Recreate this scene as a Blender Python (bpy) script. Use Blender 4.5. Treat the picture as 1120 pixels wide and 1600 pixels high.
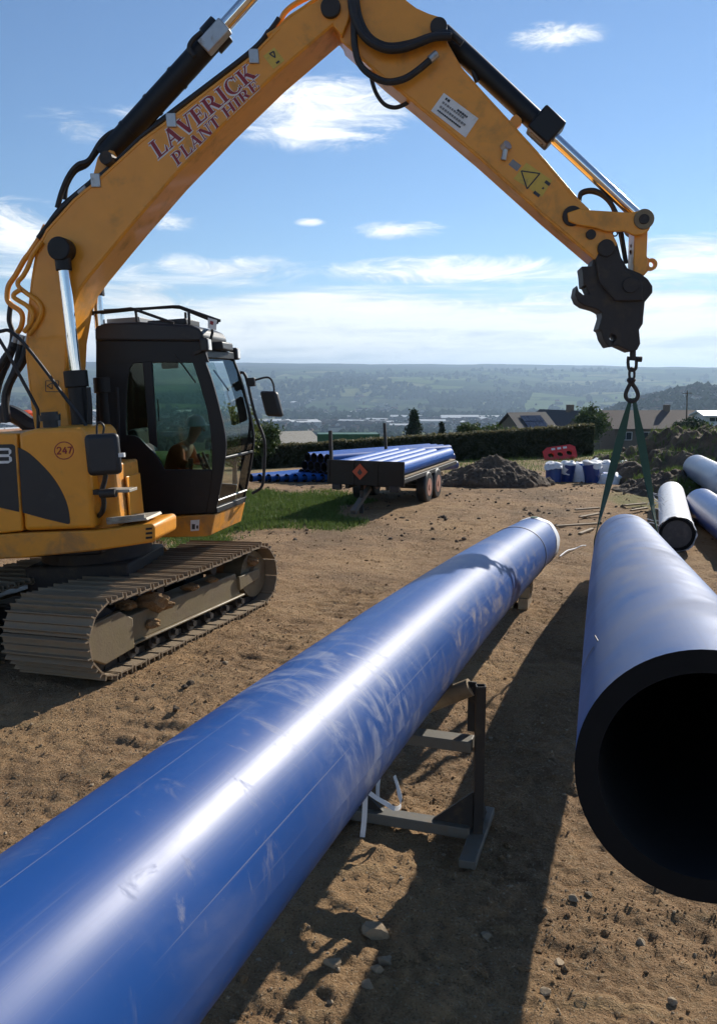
import bpy, bmesh, math, random
import numpy as np
from mathutils import Vector, Matrix, Euler
R = math.radians
random.seed(7)
for o in list(bpy.data.objects): bpy.data.objects.remove(o)
S = bpy.context.scene
COL = S.collection

# ------------------------------------------------------------------ camera
F_PX, PITCH, CAM_H = 1330.0, math.atan(200/1330.0), 2.8
cam_d = bpy.data.cameras.new('camera'); cam = bpy.data.objects.new('camera', cam_d); COL.objects.link(cam)
cam_d.sensor_fit = 'VERTICAL'; cam_d.sensor_height = 36.0; cam_d.lens = F_PX/1600*36
cam_d.clip_start = 0.05; cam_d.clip_end = 40000
cam.location = (0, 0, CAM_H); cam.rotation_euler = (math.pi/2 - PITCH, 0, 0)
S.camera = cam

# ------------------------------------------------------------------ light
SUN_AZ, SUN_EL = R(37), R(30)          # azimuth from +Y towards +X
SUN = Vector((math.cos(SUN_EL)*math.sin(SUN_AZ), math.cos(SUN_EL)*math.cos(SUN_AZ), math.sin(SUN_EL)))
sd = bpy.data.lights.new('sun', 'SUN'); sun = bpy.data.objects.new('sun', sd); COL.objects.link(sun)
sd.energy = 5.0; sd.angle = R(0.53); sd.color = (1.0, 0.94, 0.84)
sun.rotation_euler = SUN.to_track_quat('Z', 'Y').to_euler()
S.view_settings.view_transform = 'Standard'; S.view_settings.look = 'None'
S.view_settings.exposure = 0.36; S.view_settings.gamma = 1.0; S.view_settings.use_curve_mapping = False

S.cycles.use_adaptive_sampling = True; S.cycles.adaptive_threshold = .025; S.cycles.adaptive_min_samples = 24
S.cycles.max_bounces = 6; S.cycles.diffuse_bounces = 3; S.cycles.glossy_bounces = 3; S.cycles.transparent_max_bounces = 10; S.cycles.transmission_bounces = 3; S.cycles.volume_bounces = 0
W = bpy.data.worlds.new('World'); S.world = W; W.use_nodes = True
W.cycles.sampling_method = 'MANUAL'; W.cycles.sample_map_resolution = 256
wn, wl = W.node_tree.nodes, W.node_tree.links
wn.clear()
def wmath(op, a, b=None, c=None, clamp=False):
    n = wn.new('ShaderNodeMath'); n.operation = op; n.use_clamp = clamp
    for i, x in enumerate((a, b, c)):
        if x is None: continue
        if isinstance(x, (int, float)): n.inputs[i].default_value = x
        else: wl.new(x, n.inputs[i])
    return n.outputs[0]
def ray(px, py):
    d = Vector(((px-560)/F_PX, 1.0, -(py-800)/F_PX)); c, s = math.cos(PITCH), math.sin(PITCH)
    return Vector((d.x, d.y*c + d.z*s, -d.y*s + d.z*c)).normalized()
sky = wn.new('ShaderNodeTexSky'); sky.sky_type = 'NISHITA'; sky.sun_disc = False
sky.sun_elevation = SUN_EL; sky.sun_rotation = SUN_AZ; sky.altitude = 250; sky.air_density = 1.0; sky.dust_density = 0.0; sky.ozone_density = 5.0
tc = wn.new('ShaderNodeTexCoord'); sep = wn.new('ShaderNodeSeparateXYZ'); wl.new(tc.outputs['Generated'], sep.inputs[0])
dx, dy, dz = sep.outputs
AZ = wmath('MULTIPLY', wmath('ARCTAN2', dx, dy), 57.29578)
EL = wmath('MULTIPLY', wmath('ARCSINE', dz), 57.29578)
def wnoise(sx, sy, scale, detail, rough, off=0.0, dist=0.0):
    cb = wn.new('ShaderNodeCombineXYZ')
    wl.new(wmath('MULTIPLY', AZ, sx), cb.inputs[0]); wl.new(wmath('MULTIPLY', EL, sy), cb.inputs[1]); cb.inputs[2].default_value = off
    n = wn.new('ShaderNodeTexNoise'); n.inputs['Scale'].default_value = scale; n.inputs['Detail'].default_value = detail
    n.inputs['Roughness'].default_value = rough; n.inputs['Distortion'].default_value = dist
    wl.new(cb.outputs[0], n.inputs['Vector']); return n.outputs[0]
def wstep(x, a, b):
    n = wn.new('ShaderNodeMapRange'); n.interpolation_type = 'SMOOTHSTEP'
    wl.new(x, n.inputs[0]); n.inputs[1].default_value = a; n.inputs[2].default_value = b
    return n.outputs[0]
n_fine = wnoise(0.20, 0.62, 1.0, 6, 0.68, 3.1, 1.1)
n_mid = wnoise(0.055, 0.30, 1.0, 3, 0.55, 9.7, 0.0)
n_streak = wnoise(0.045, 0.62, 1.0, 5, 0.58, 21.3, 0.0)
# low bank of stratus that circles the horizon, thicker lower down
bank = wmath('MULTIPLY', wstep(wmath('ADD', wmath('MULTIPLY', EL, -0.105), wmath('MULTIPLY', n_streak, 1.6)), 0.02, 0.34), wstep(EL, 11.5, 7.0))
bank = wmath('MULTIPLY', bank, 0.92)
# loose fair-weather wisps over the rest of the sky
loose = wmath('MULTIPLY', wmath('MULTIPLY', wstep(n_mid, 0.60, 0.74), wstep(EL, 26, 34)), wstep(n_fine, 0.35, 0.6))
clouds = wmath('MAXIMUM', bank, loose)
WISPS = [(868, 58, 62, 17, .8), (500, 176, 125, 46, 1.0), (130, 196, 66, 20, .55), (627, 360, 62, 13, .9), (30, 362, 70, 42, .8), (265, 345, 45, 13, .55),
         (725, 423, 190, 20, .95), (345, 424, 130, 24, .8), (484, 347, 22, 6, .5), (1075, 386, 100, 17, .95), (1085, 414, 85, 20, .9), (215, 440, 90, 34, .6),
         (640, 485, 330, 26, .85), (1010, 470, 220, 34, 1.0), (560, 528, 420, 28, .8), (960, 530, 300, 32, .9), (230, 470, 90, 20, .7), (205, 175, 40, 12, .35)]
cbs = wn.new('ShaderNodeCombineXYZ'); wl.new(AZ, cbs.inputs[0]); wl.new(EL, cbs.inputs[1])
blob = None
for (px, py, w, h, a) in WISPS:
    r = ray(px, py); az0 = math.degrees(math.atan2(r.x, r.y)); el0 = math.degrees(math.asin(r.z)); k = 57.3/1400*1.45
    mp = wn.new('ShaderNodeMapping'); mp.vector_type = 'TEXTURE'; mp.inputs['Location'].default_value = (az0, el0, 0); mp.inputs['Scale'].default_value = (w*k, h*k, 1)
    wl.new(cbs.outputs[0], mp.inputs[0]); g = wn.new('ShaderNodeTexGradient'); g.gradient_type = 'SPHERICAL'; wl.new(mp.outputs[0], g.inputs[0])
    q = wmath('MULTIPLY', g.outputs['Fac'], a)
    blob = q if blob is None else wmath('MAXIMUM', blob, q)
wm = wmath('ADD', wmath('MULTIPLY', blob, 2.5), wmath('MULTIPLY', wmath('SUBTRACT', n_fine, 0.50), 5.2))
clouds = wmath('MAXIMUM', clouds, wmath('MULTIPLY', wstep(wm, 0.1, 2.3), wstep(blob, 0.02, 0.3)))
mix = wn.new('ShaderNodeMix'); mix.data_type = 'RGBA'
wl.new(clouds, mix.inputs['Factor']); wl.new(sky.outputs[0], mix.inputs['A'])
cl = wn.new('ShaderNodeMix'); cl.data_type = 'RGBA'
wl.new(wstep(wmath('ADD', n_streak, wmath('MULTIPLY', n_fine, .5)), 0.52, 0.86), cl.inputs['Factor'])
cl.inputs['A'].default_value = (6.2, 6.9, 7.4, 1); cl.inputs['B'].default_value = (10.6, 10.7, 10.4, 1)
wl.new(cl.outputs['Result'], mix.inputs['B'])
bg = wn.new('ShaderNodeBackground'); bg.inputs['Strength'].default_value = 0.094
wl.new(mix.outputs['Result'], bg.inputs['Color'])
wo = wn.new('ShaderNodeOutputWorld'); wl.new(bg.outputs[0], wo.inputs['Surface'])

# ------------------------------------------------------------------ helpers
def tag(o, label=None, cat=None, group=None, kind=None):
    if label: o['label'] = label
    if cat: o['category'] = cat
    if group: o['group'] = group
    if kind: o['kind'] = kind
    return o
def empty(name, loc=(0, 0, 0), rot=(0, 0, 0), parent=None):
    o = bpy.data.objects.new(name, None); COL.objects.link(o); o.location = loc; o.rotation_euler = rot; o.empty_display_size = .1
    if parent: o.parent = parent
    return o
class MB:
    def __init__(s): s.v = []; s.f = []; s.uv = None
    def add(s, vs, fs):
        b = len(s.v); s.v += [tuple(p) for p in vs]; s.f += [tuple(i+b for i in f) for f in fs]; return s
    def box(s, x0, x1, y0, y1, z0, z1):
        return s.obox(Vector(((x0+x1)/2, (y0+y1)/2, (z0+z1)/2)), (abs(x1-x0)/2, 0, 0), (0, abs(y1-y0)/2, 0), (0, 0, abs(z1-z0)/2))
    def obox(s, c, a, b, d):
        c, a, b, d = Vector(c), Vector(a), Vector(b), Vector(d)
        vs = [c+i*a+j*b+k*d for k in (-1, 1) for j in (-1, 1) for i in (-1, 1)]
        return s.add(vs, [(0, 2, 3, 1), (4, 5, 7, 6), (0, 1, 5, 4), (2, 6, 7, 3), (0, 4, 6, 2), (1, 3, 7, 5)])
    def bar(s, p, q, w, h, up=(0, 0, 1)):
        p, q = Vector(p), Vector(q); d = q-p; t = d.normalized(); x = t.cross(Vector(up))
        if x.length < 1e-4: x = t.cross(Vector((0, 1, 0)))
        x.normalize(); y = x.cross(t)
        return s.obox((p+q)/2, d/2, x*w/2, y*h/2)
    def prism(s, pts, off):
        n = len(pts); off = Vector(off); a = [Vector(p) for p in pts]; b = [p+off for p in a]
        return s.add(a+b, [tuple(range(n)), tuple(range(2*n-1, n-1, -1))]+[(i, n+i, n+(i+1) % n, (i+1) % n)[::-1] for i in range(n)])
    def tube(s, path, r, n=8, cap=True, closed=False):
        P = [Vector(p) for p in path]; m = len(P); rad = r if isinstance(r, (list, tuple)) else [r]*m
        vs = []; x = None
        for i, p in enumerate(P):
            if closed: t = (P[(i+1) % m]-P[i-1])
            else: t = (P[min(i+1, m-1)]-P[max(i-1, 0)])
            t.normalize()
            if x is None:
                x = t.orthogonal().normalized()
            else:
                x = (x - t*x.dot(t)).normalized()
            y = t.cross(x)
            for k in range(n):
                a = 2*math.pi*k/n; vs.append(p+(x*math.cos(a)+y*math.sin(a))*rad[i])
        fs = []
        for i in range(m if closed else m-1):
            j = (i+1) % m
            for k in range(n): fs.append((i*n+k, i*n+(k+1) % n, j*n+(k+1) % n, j*n+k))
        if cap and not closed: fs += [tuple(range(n))[::-1], tuple(range((m-1)*n, m*n))]
        return s.add(vs, fs)
    def cyl(s, p, q, r, n=20, r2=None):
        return s.tube([p, q], [r, r if r2 is None else r2], n)
    def hollow(s, p, q, ro, ri, n=24):
        p, q = Vector(p), Vector(q); t = (q-p).normalized(); x = t.orthogonal().normalized(); y = t.cross(x); vs = []
        for c, rr in ((p, ro), (q, ro), (q, ri), (p, ri)):
            for k in range(n):
                a = 2*math.pi*k/n; vs.append(c+(x*math.cos(a)+y*math.sin(a))*rr)
        fs = [(i*n+k, i*n+(k+1) % n, ((i+1) % 4)*n+(k+1) % n, ((i+1) % 4)*n+k) for i in range(4) for k in range(n)]
        return s.add(vs, fs)
    def build(s, name, m=None, parent=None, smooth=35, bevel=0, kind=None, seg=2, recalc=True):
        me = bpy.data.meshes.new(name); me.from_pydata(s.v, [], s.f)
        if recalc:
            bm = bmesh.new(); bm.from_mesh(me); bmesh.ops.recalc_face_normals(bm, faces=bm.faces); bm.to_mesh(me); bm.free()
        if s.uv is not None:
            ul = me.uv_layers.new(name='UVMap'); li = np.zeros(len(me.loops), dtype=np.int32); me.loops.foreach_get('vertex_index', li)
            ul.data.foreach_set('uv', np.array(s.uv, dtype=np.float32)[li].ravel())
        if smooth:
            me.polygons.foreach_set('use_smooth', [True]*len(me.polygons)); me.set_sharp_from_angle(angle=R(smooth))
        if m: me.materials.append(m)
        o = bpy.data.objects.new(name, me); COL.objects.link(o)
        if parent: o.parent = parent
        if bevel:
            b = o.modifiers.new('bevel', 'BEVEL'); b.width = bevel; b.segments = seg; b.limit_method = 'ANGLE'; b.angle_limit = R(40)
        if kind: o['kind'] = kind
        return o
def copy_tree(o, parent=None):
    c = o.copy(); COL.objects.link(c); c.parent = parent
    for ch in list(o.children): copy_tree(ch, c)
    return c
def arc(c, r, a0, a1, n, ax=(1, 0, 0), ay=(0, 0, 1)):
    c, ax, ay = Vector(c), Vector(ax), Vector(ay)
    return [c+ax*r*math.cos(R(a0+(a1-a0)*i/n))+ay*r*math.sin(R(a0+(a1-a0)*i/n)) for i in range(n+1)]
def spline(P, k=6):
    P = [Vector(p) for p in P]; out = []
    for i in range(len(P)-1):
        p0, p1, p2, p3 = P[max(i-1, 0)], P[i], P[i+1], P[min(i+2, len(P)-1)]
        for j in range(k):
            t = j/k; out.append(0.5*((2*p1)+(p2-p0)*t+(2*p0-5*p1+4*p2-p3)*t*t+(3*p1-p0-3*p2+p3)*t**3))
    return out+[P[-1]]
def at(px, py, Y):
    r = ray(px, py); return Vector((0, 0, CAM_H))+r*(Y/r.y)
# vectorised value noise
def vnoise(x, y, seed=0):
    xi = np.floor(x).astype(np.int64); yi = np.floor(y).astype(np.int64); fx = x-xi; fy = y-yi
    fx = fx*fx*fx*(fx*(fx*6-15)+10); fy = fy*fy*fy*(fy*(fy*6-15)+10)
    def h(a, b):
        n = (a*374761393 + b*668265263 + seed*974711) & 0x7fffffff
        n = ((n ^ (n >> 13))*1274126177) & 0x7fffffff
        return ((n ^ (n >> 16)) & 0xffff)/65535.0
    return (h(xi, yi)*(1-fx)+h(xi+1, yi)*fx)*(1-fy)+(h(xi, yi+1)*(1-fx)+h(xi+1, yi+1)*fx)*fy
def fbm(x, y, o=5, seed=0, gain=.5):
    x = np.asarray(x, float); y = np.asarray(y, float); s = 0; a = 1; t = 0
    for i in range(o):
        s = s+a*(vnoise(x*2**i+17.3*i, y*2**i-9.1*i, seed+i)-.5); t += a; a *= gain
    return s/t*2

# ------------------------------------------------------------------ materials
def newmat(name):
    m = bpy.data.materials.new(name); m.use_nodes = True; nt = m.node_tree
    return m, nt, nt.nodes['Principled BSDF']
class NT:
    def __init__(s, nt): s.n, s.l = nt.nodes, nt.links
    def math(s, op, a, b=None, clamp=False):
        n = s.n.new('ShaderNodeMath'); n.operation = op; n.use_clamp = clamp
        for i, x in enumerate((a, b)):
            if x is None: continue
            if isinstance(x, (int, float)): n.inputs[i].default_value = x
            else: s.l.new(x, n.inputs[i])
        return n.outputs[0]
    def coord(s, kind='Object', scale=(1, 1, 1)):
        t = s.n.new('ShaderNodeTexCoord'); mp = s.n.new('ShaderNodeMapping'); mp.inputs['Scale'].default_value = scale
        s.l.new(t.outputs[kind], mp.inputs[0]); return mp.outputs[0]
    def pos(s, scale=(1, 1, 1)):
        t = s.n.new('ShaderNodeNewGeometry'); mp = s.n.new('ShaderNodeMapping'); mp.inputs['Scale'].default_value = scale
        s.l.new(t.outputs['Position'], mp.inputs[0]); return mp.outputs[0]
    def noise(s, vec, scale, detail=5, rough=.55, dist=0):
        n = s.n.new('ShaderNodeTexNoise'); n.inputs['Scale'].default_value = scale; n.inputs['Detail'].default_value = detail
        n.inputs['Roughness'].default_value = rough; n.inputs['Distortion'].default_value = dist; s.l.new(vec, n.inputs['Vector']); return n.outputs[0]
    def step(s, x, a, b, lo=0, hi=1):
        n = s.n.new('ShaderNodeMapRange'); n.interpolation_type = 'SMOOTHSTEP'; s.l.new(x, n.inputs[0])
        n.inputs[1].default_value = a; n.inputs[2].default_value = b; n.inputs[3].default_value = lo; n.inputs[4].default_value = hi; return n.outputs[0]
    def mix(s, f, a, b):
        n = s.n.new('ShaderNodeMix'); n.data_type = 'RGBA'
        for k, x in (('Factor', f), ('A', a), ('B', b)):
            if isinstance(x, (int, float)): n.inputs[k].default_value = x
            elif isinstance(x, tuple): n.inputs[k].default_value = (*x[:3], 1)
            else: s.l.new(x, n.inputs[k])
        return n.outputs['Result']
    def bump(s, h, strength, dist=.01):
        n = s.n.new('ShaderNodeBump'); n.inputs['Strength'].default_value = strength; n.inputs['Distance'].default_value = dist
        s.l.new(h, n.inputs['Height']); return n.outputs[0]
def mat(name, col, rough=.5, metal=0.0, dirt=None, damt=.5, dscale=3.0, var=.12, bump=0.0, bscale=40, coat=0.0, spec=.5):
    m, nt, b = newmat(name); N = NT(nt); c = N.coord('Object')
    n1 = N.noise(c, dscale*2.3, 4); lo = tuple(x*(1-var) for x in col); hi = tuple(min(1, x*(1+var)) for x in col)
    col_o = N.mix(n1, lo, hi)
    r_o = None
    if dirt:
        nd = N.noise(c, dscale, 7, .65, .3); f = N.step(nd, .62-.28*damt, .75-.1*damt, 0, min(1, .35+.6*damt))
        col_o = N.mix(f, col_o, dirt); r_o = N.math('ADD', N.math('MULTIPLY', f, .85-rough), rough)
    nt.links.new(col_o, b.inputs['Base Color'])
    if r_o is not None: nt.links.new(r_o, b.inputs['Roughness'])
    else: b.inputs['Roughness'].default_value = rough
    b.inputs['Metallic'].default_value = metal; b.inputs['Coat Weight'].default_value = coat; b.inputs['Specular IOR Level'].default_value = spec
    if bump: nt.links.new(N.bump(N.noise(c, bscale, 5), bump), b.inputs['Normal'])
    return m
SOIL = (.21, .145, .085)
M = {}
M['yellow'] = mat('yellow_paint', (.79, .315, .022), .40, dirt=(.34, .185, .055), damt=.42, dscale=2.3, var=.12, coat=.15)
M['yellow_low'] = mat('yellow_paint_muddy', (.73, .29, .022), .45, dirt=(.22, .14, .07), damt=.55, dscale=2.6, var=.08)
M['black'] = mat('black_paint', (.009, .009, .010), .45, dirt=(.04, .035, .03), damt=.2, dscale=3, var=.2, spec=.35)
M['rubber'] = mat('black_rubber', (.014, .014, .015), .55, dirt=(.06, .052, .042), damt=.25, dscale=8)
M['plastic'] = mat('black_plastic', (.018, .018, .02), .5, dirt=(.06, .055, .048), damt=.2, dscale=6)
M['iron'] = mat('dark_cast_steel', (.035, .03, .027), .6, metal=.3, dirt=(.10, .075, .05), damt=.45, dscale=5, bump=.3)
M['track'] = mat('track_steel', (.24, .18, .115), .7, metal=.1, dirt=(.29, .20, .115), damt=.7, dscale=6, bump=.4, bscale=30)
M['frame'] = mat('track_frame_paint', (.20, .155, .085), .5, dirt=(.17, .12, .07), damt=.75, dscale=3, bump=.25)
M['chrome'] = mat('chrome_rod', (.78, .78, .78), .08, metal=1.0, var=.02)
M['steel'] = mat('zinc_steel', (.45, .45, .44), .42, metal=.8, dirt=(.2, .16, .11), damt=.3, dscale=9)
M['tread'] = mat('tread_plate', (.36, .33, .27), .6, metal=.3, dirt=(.2, .15, .1), damt=.5, dscale=8)
M['white'] = mat('white_vinyl', (.72, .72, .70), .45, dirt=(.45, .4, .32), damt=.25, dscale=10)
M['red_print'] = mat('dark_red_print', (.27, .010, .016), .45, var=.05)
M['dark_print'] = mat('dark_print', (.03, .03, .035), .5)
M['sticker'] = mat('yellow_sticker', (.62, .42, .06), .5, dirt=(.3, .22, .1), damt=.4, dscale=12)
M['orange'] = mat('orange_lens', (.75, .10, .01), .25)
M['lamp'] = mat('lamp_glass', (.75, .75, .72), .12)
M['grey'] = mat('grey_panel', (.22, .22, .22), .5)
M['seat'] = mat('seat_cloth', (.02, .02, .022), .8)
M['hiviz'] = mat('orange_workwear', (.36, .065, .01), .8)
M['skin'] = mat('skin', (.45, .26, .18), .55)
M['helmet'] = mat('hard_hat', (.68, .68, .66), .3)
M['wood'] = mat('weathered_wood', (.30, .22, .13), .75, dirt=(.16, .12, .08), damt=.5, dscale=8)
M['sling'] = mat('green_webbing', (.030, .080, .052), .75, dirt=(.09, .09, .06), damt=.35, dscale=9, bump=.4, bscale=160)
M['wrap'] = mat('white_polythene', (.72, .73, .74), .58, dirt=(.42, .36, .28), damt=.3, dscale=5, bump=.35, bscale=18, spec=.3)
M['red_plastic'] = mat('red_plastic', (.60, .035, .035), .45, dirt=(.3, .2, .14), damt=.25, dscale=5)
M['green_paint'] = mat('green_container_paint', (.022, .105, .05), .5, dirt=(.08, .08, .05), damt=.3, dscale=2)
M['post'] = mat('stand_steel', (.035, .033, .032), .55, metal=.4, dirt=(.16, .11, .06), damt=.4, dscale=6)
M['crossbar'] = mat('stand_bar_steel', (.13, .12, .10), .6, metal=.2, dirt=(.17, .125, .08), damt=.5, dscale=7)
M['blackpe'] = mat('black_polyethylene', (.005, .005, .0055), .75, spec=.2, dirt=(.016, .014, .012), damt=.3, dscale=6)
M['bore'] = mat('dusty_black_bore', (.022, .022, .022), .6, dirt=(.05, .045, .04), damt=.4, dscale=4)
M['rim'] = mat('wheel_rim', (.42, .20, .14), .6, dirt=(.3, .22, .15), damt=.5, dscale=9)
M['roof'] = mat('roof_tiles', (.115, .085, .07), .85, var=.2, dscale=2, bump=.3, bscale=8)
M['roof_dark'] = mat('roof_slates', (.07, .062, .06), .8, var=.2, dscale=2)
M['render'] = mat('house_wall', (.17, .135, .10), .9, var=.12)
M['pane'] = mat('window_glass', (.03, .04, .05), .08)
M['solar'] = mat('solar_panel', (.02, .03, .06), .12)
M['trunk'] = mat('tree_bark', (.09, .07, .05), .9)
def pipe_mat(name, base, dust, damt, line=True, rough=.28, scuff=.5, smear=False, spec=.55):
    m, nt, b = newmat(name); N = NT(nt)
    uv = N.coord('UV'); sp = N.n.new('ShaderNodeSeparateXYZ'); N.l.new(uv, sp.inputs[0]); U, V_ = sp.outputs[0], sp.outputs[1]
    ob = N.coord('Object')
    col = N.mix(N.noise(ob, 1.6, 4), tuple(x*.86 for x in base), tuple(x*1.14 for x in base))
    # fine dust film
    d1 = N.step(N.noise(ob, 1.1, 7, .62, .5), .62-.3*damt, .95-.3*damt, 0, .15+.7*damt)
    # circumferential scuffs: long round the pipe, short along it
    cu = N.n.new('ShaderNodeCombineXYZ'); N.l.new(N.math('MULTIPLY', U, 7.0), cu.inputs[0]); N.l.new(N.math('MULTIPLY', V_, 7.0), cu.inputs[1])
    s1 = N.noise(cu.outputs[0], 1.0, 6, .68, .9)
    gate = N.step(N.noise(ob, .75, 2, .5), .46, .62)
    d2 = N.math('MULTIPLY', N.math('MULTIPLY', N.step(s1, .56, .76), gate), scuff)
    # lengthwise drag marks
    cl_ = N.n.new('ShaderNodeCombineXYZ'); N.l.new(N.math('MULTIPLY', U, 70.0), cl_.inputs[0]); N.l.new(N.math('MULTIPLY', V_, .5), cl_.inputs[1])
    s2 = N.step(N.noise(cl_.outputs[0], 1.0, 4, .6), .68, .8)
    s3 = N.n.new('ShaderNodeCombineXYZ'); N.l.new(N.math('MULTIPLY', U, 260.0), s3.inputs[0]); N.l.new(N.math('MULTIPLY', V_, .9), s3.inputs[1])
    d3 = N.math('MAXIMUM', N.math('MULTIPLY', s2, .16), N.step(N.noise(s3.outputs[0], 1.0, 3, .6), .58, .8, 0, .16))
    f = N.math('MAXIMUM', N.math('MAXIMUM', d1, d2), d3)
    # thin white co-extruded lines
    if line:
        for u0 in (.07, .255, .36, .61, .86):
            w_ = N.math('ABSOLUTE', N.math('SUBTRACT', U, u0)); ln = N.math('MULTIPLY', N.step(w_, .0011, .0004), .30)
            f = N.math('MAXIMUM', f, N.math('MULTIPLY', ln, N.step(N.noise(cl_.outputs[0], 2, 3), .38, .55)))
    col = N.mix(f, col, dust)
    if smear:      # dried mud rubbed along the side that lay on the ground
        sd1 = N.math('MAXIMUM', N.step(U, .17, .03), N.step(U, .80, .92)); ln_ = N.math('MULTIPLY', N.step(V_, 5.2, 6.4), N.step(V_, 11.8, 9.5))
        cs = N.n.new('ShaderNodeCombineXYZ'); N.l.new(N.math('MULTIPLY', U, 9.0), cs.inputs[0]); N.l.new(N.math('MULTIPLY', V_, 3.2), cs.inputs[1])
        sm = N.math('MULTIPLY', N.math('MULTIPLY', sd1, ln_), N.step(N.noise(cs.outputs[0], 1.0, 7, .7, .6), .47, .72, 0, .62))
        col = N.mix(sm, col, (.36, .29, .20)); f = N.math('MAXIMUM', f, sm)
        sc2 = N.math('MULTIPLY', N.math('MULTIPLY', N.step(V_, 3.9, 4.4), N.step(V_, 5.6, 5.0)), N.step(s1, .44, .66, 0, .34)); col = N.mix(sc2, col, (.45, .46, .48)); f = N.math('MAXIMUM', f, sc2)
    N.l.new(col, b.inputs['Base Color'])
    N.l.new(N.math('ADD', N.math('MULTIPLY', f, .5), N.math('ADD', rough-.04, N.math('MULTIPLY', N.noise(ob, 5, 5), .10))), b.inputs['Roughness'])
    b.inputs['Specular IOR Level'].default_value = spec
    N.l.new(N.bump(N.noise(cl_.outputs[0], 1.5, 4), .05, .004), b.inputs['Normal'])
    return m
M['pipe_blue'] = pipe_mat('blue_pipe_skin', (.010, .066, .255), (.36, .34, .33), .26, rough=.40, scuff=.5, smear=True, spec=.30)
M['pipe_dusty'] = pipe_mat('dusty_blue_pipe_skin', (.018, .080, .25), (.215, .215, .22), .66, rough=.5, scuff=.4, spec=.3)
M['pipe_small'] = pipe_mat('small_blue_pipe_skin', (.016, .10, .38), (.40, .44, .50), .25, line=False, rough=.5, spec=.18)
M['pipe_grey'] = pipe_mat('grey_blue_pipe_skin', (.12, .17, .28), (.42, .43, .45), .7, line=False, rough=.35)
M['pipe_navy'] = pipe_mat('navy_pipe_skin', (.016, .045, .20), (.30, .32, .36), .45, line=False, rough=.3)
def glass_mat(name, tint, fac=1.0):
    m = bpy.data.materials.new(name); m.use_nodes = True; nt = m.node_tree; nt.nodes.clear()
    t = nt.nodes.new('ShaderNodeBsdfTransparent'); t.inputs[0].default_value = (*tint, 1)
    g = nt.nodes.new('ShaderNodeBsdfGlossy'); g.inputs['Roughness'].default_value = .03; g.inputs[0].default_value = (.9, .95, .93, 1)
    fr = nt.nodes.new('ShaderNodeFresnel'); fr.inputs[0].default_value = 1.33
    mx = nt.nodes.new('ShaderNodeMixShader'); o = nt.nodes.new('ShaderNodeOutputMaterial')
    nt.links.new(fr.outputs[0], mx.inputs[0]); nt.links.new(t.outputs[0], mx.inputs[1]); nt.links.new(g.outputs[0], mx.inputs[2]); nt.links.new(mx.outputs[0], o.inputs[0])
    return m
M['glass'] = glass_mat('tinted_cab_glass', (.52, .63, .58))
M['glass_clear'] = glass_mat('windscreen_glass', (.84, .88, .86))
def leaf_mat(name, a, b_):
    m, nt, b = newmat(name); N = NT(nt); c = N.pos()
    g = N.n.new('ShaderNodeNewGeometry')
    col = N.mix(N.noise(c, 1.7, 3), a, b_)
    N.l.new(col, b.inputs['Base Color']); b.inputs['Roughness'].default_value = .6; b.inputs['Specular IOR Level'].default_value = .25
    t = N.n.new('ShaderNodeBsdfTranslucent'); N.l.new(col, t.inputs[0]); ms = N.n.new('ShaderNodeMixShader'); ms.inputs[0].default_value = .3
    o = nt.nodes['Material Output']; N.l.new(b.outputs[0], ms.inputs[1]); N.l.new(t.outputs[0], ms.inputs[2]); N.l.new(ms.outputs[0], o.inputs[0])
    return m
M['far_wood'] = mat('far_woodland', (.022, .036, .016), 1.0, var=.35, dscale=.02, spec=0.0)
M['leaf'] = leaf_mat('tree_leaf', (.035, .06, .018), (.075, .11, .03))
M['leaf_yellow'] = leaf_mat('pale_tree_leaf', (.07, .10, .025), (.13, .15, .04))
M['conifer'] = leaf_mat('conifer_leaf', (.014, .028, .016), (.03, .05, .025))
M['hedge_leaf'] = leaf_mat('hedge_leaf', (.022, .034, .014), (.06, .068, .03))
M['grass'] = leaf_mat('grass_blade', (.07, .13, .025), (.15, .19, .05))

# ------------------------------------------------------------------ terrain
PY = [-400, 22, 30, 48, 60, 95, 160, 400, 900, 1600, 2600, 3200, 4500, 5500, 6500, 7500, 9000, 14000]
PZ = [0, 0, -.35, -1.25, -2.3, -5.5, -11, -32, -66, -96, -104, -90, -8, 62, 128, 184, 190, 150]
def sstep(x, a, b):
    t = np.clip((x-a)/(b-a), 0, 1); return t*t*(3-2*t)
def zbase(X, Y):
    X = np.asarray(X, float); Y = np.asarray(Y, float)
    z = np.interp(Y, PY, PZ)
    z = z+.06*np.clip(X+1.3, -7, 0)*sstep(Y, 3, 6)*(1-sstep(Y, 14, 22))
    z = z+.04*np.clip(X-8, -40, 30)*sstep(Y, 26, 46)*(1-sstep(Y, 70, 200))
    far = sstep(Y, 300, 2500)
    z = z+far*(fbm(X/1500, Y/900, 4, 3)*48*sstep(Y, 2000, 4200)*(1-.55*sstep(Y, 5800, 7500))+fbm(X/300, Y/300, 4, 9)*9)
    # wooded spur on the right, closer than the far moor
    a = np.degrees(np.arctan2(X, Y))
    z = z+sstep(a, 11, 22)*np.exp(-((Y-1750)/420)**2)*88
    # the moor line falls a little to the right
    z = z-sstep(Y, 5500, 7500)*np.clip(X+500, -1500, 4500)*.011
    return z
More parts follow.
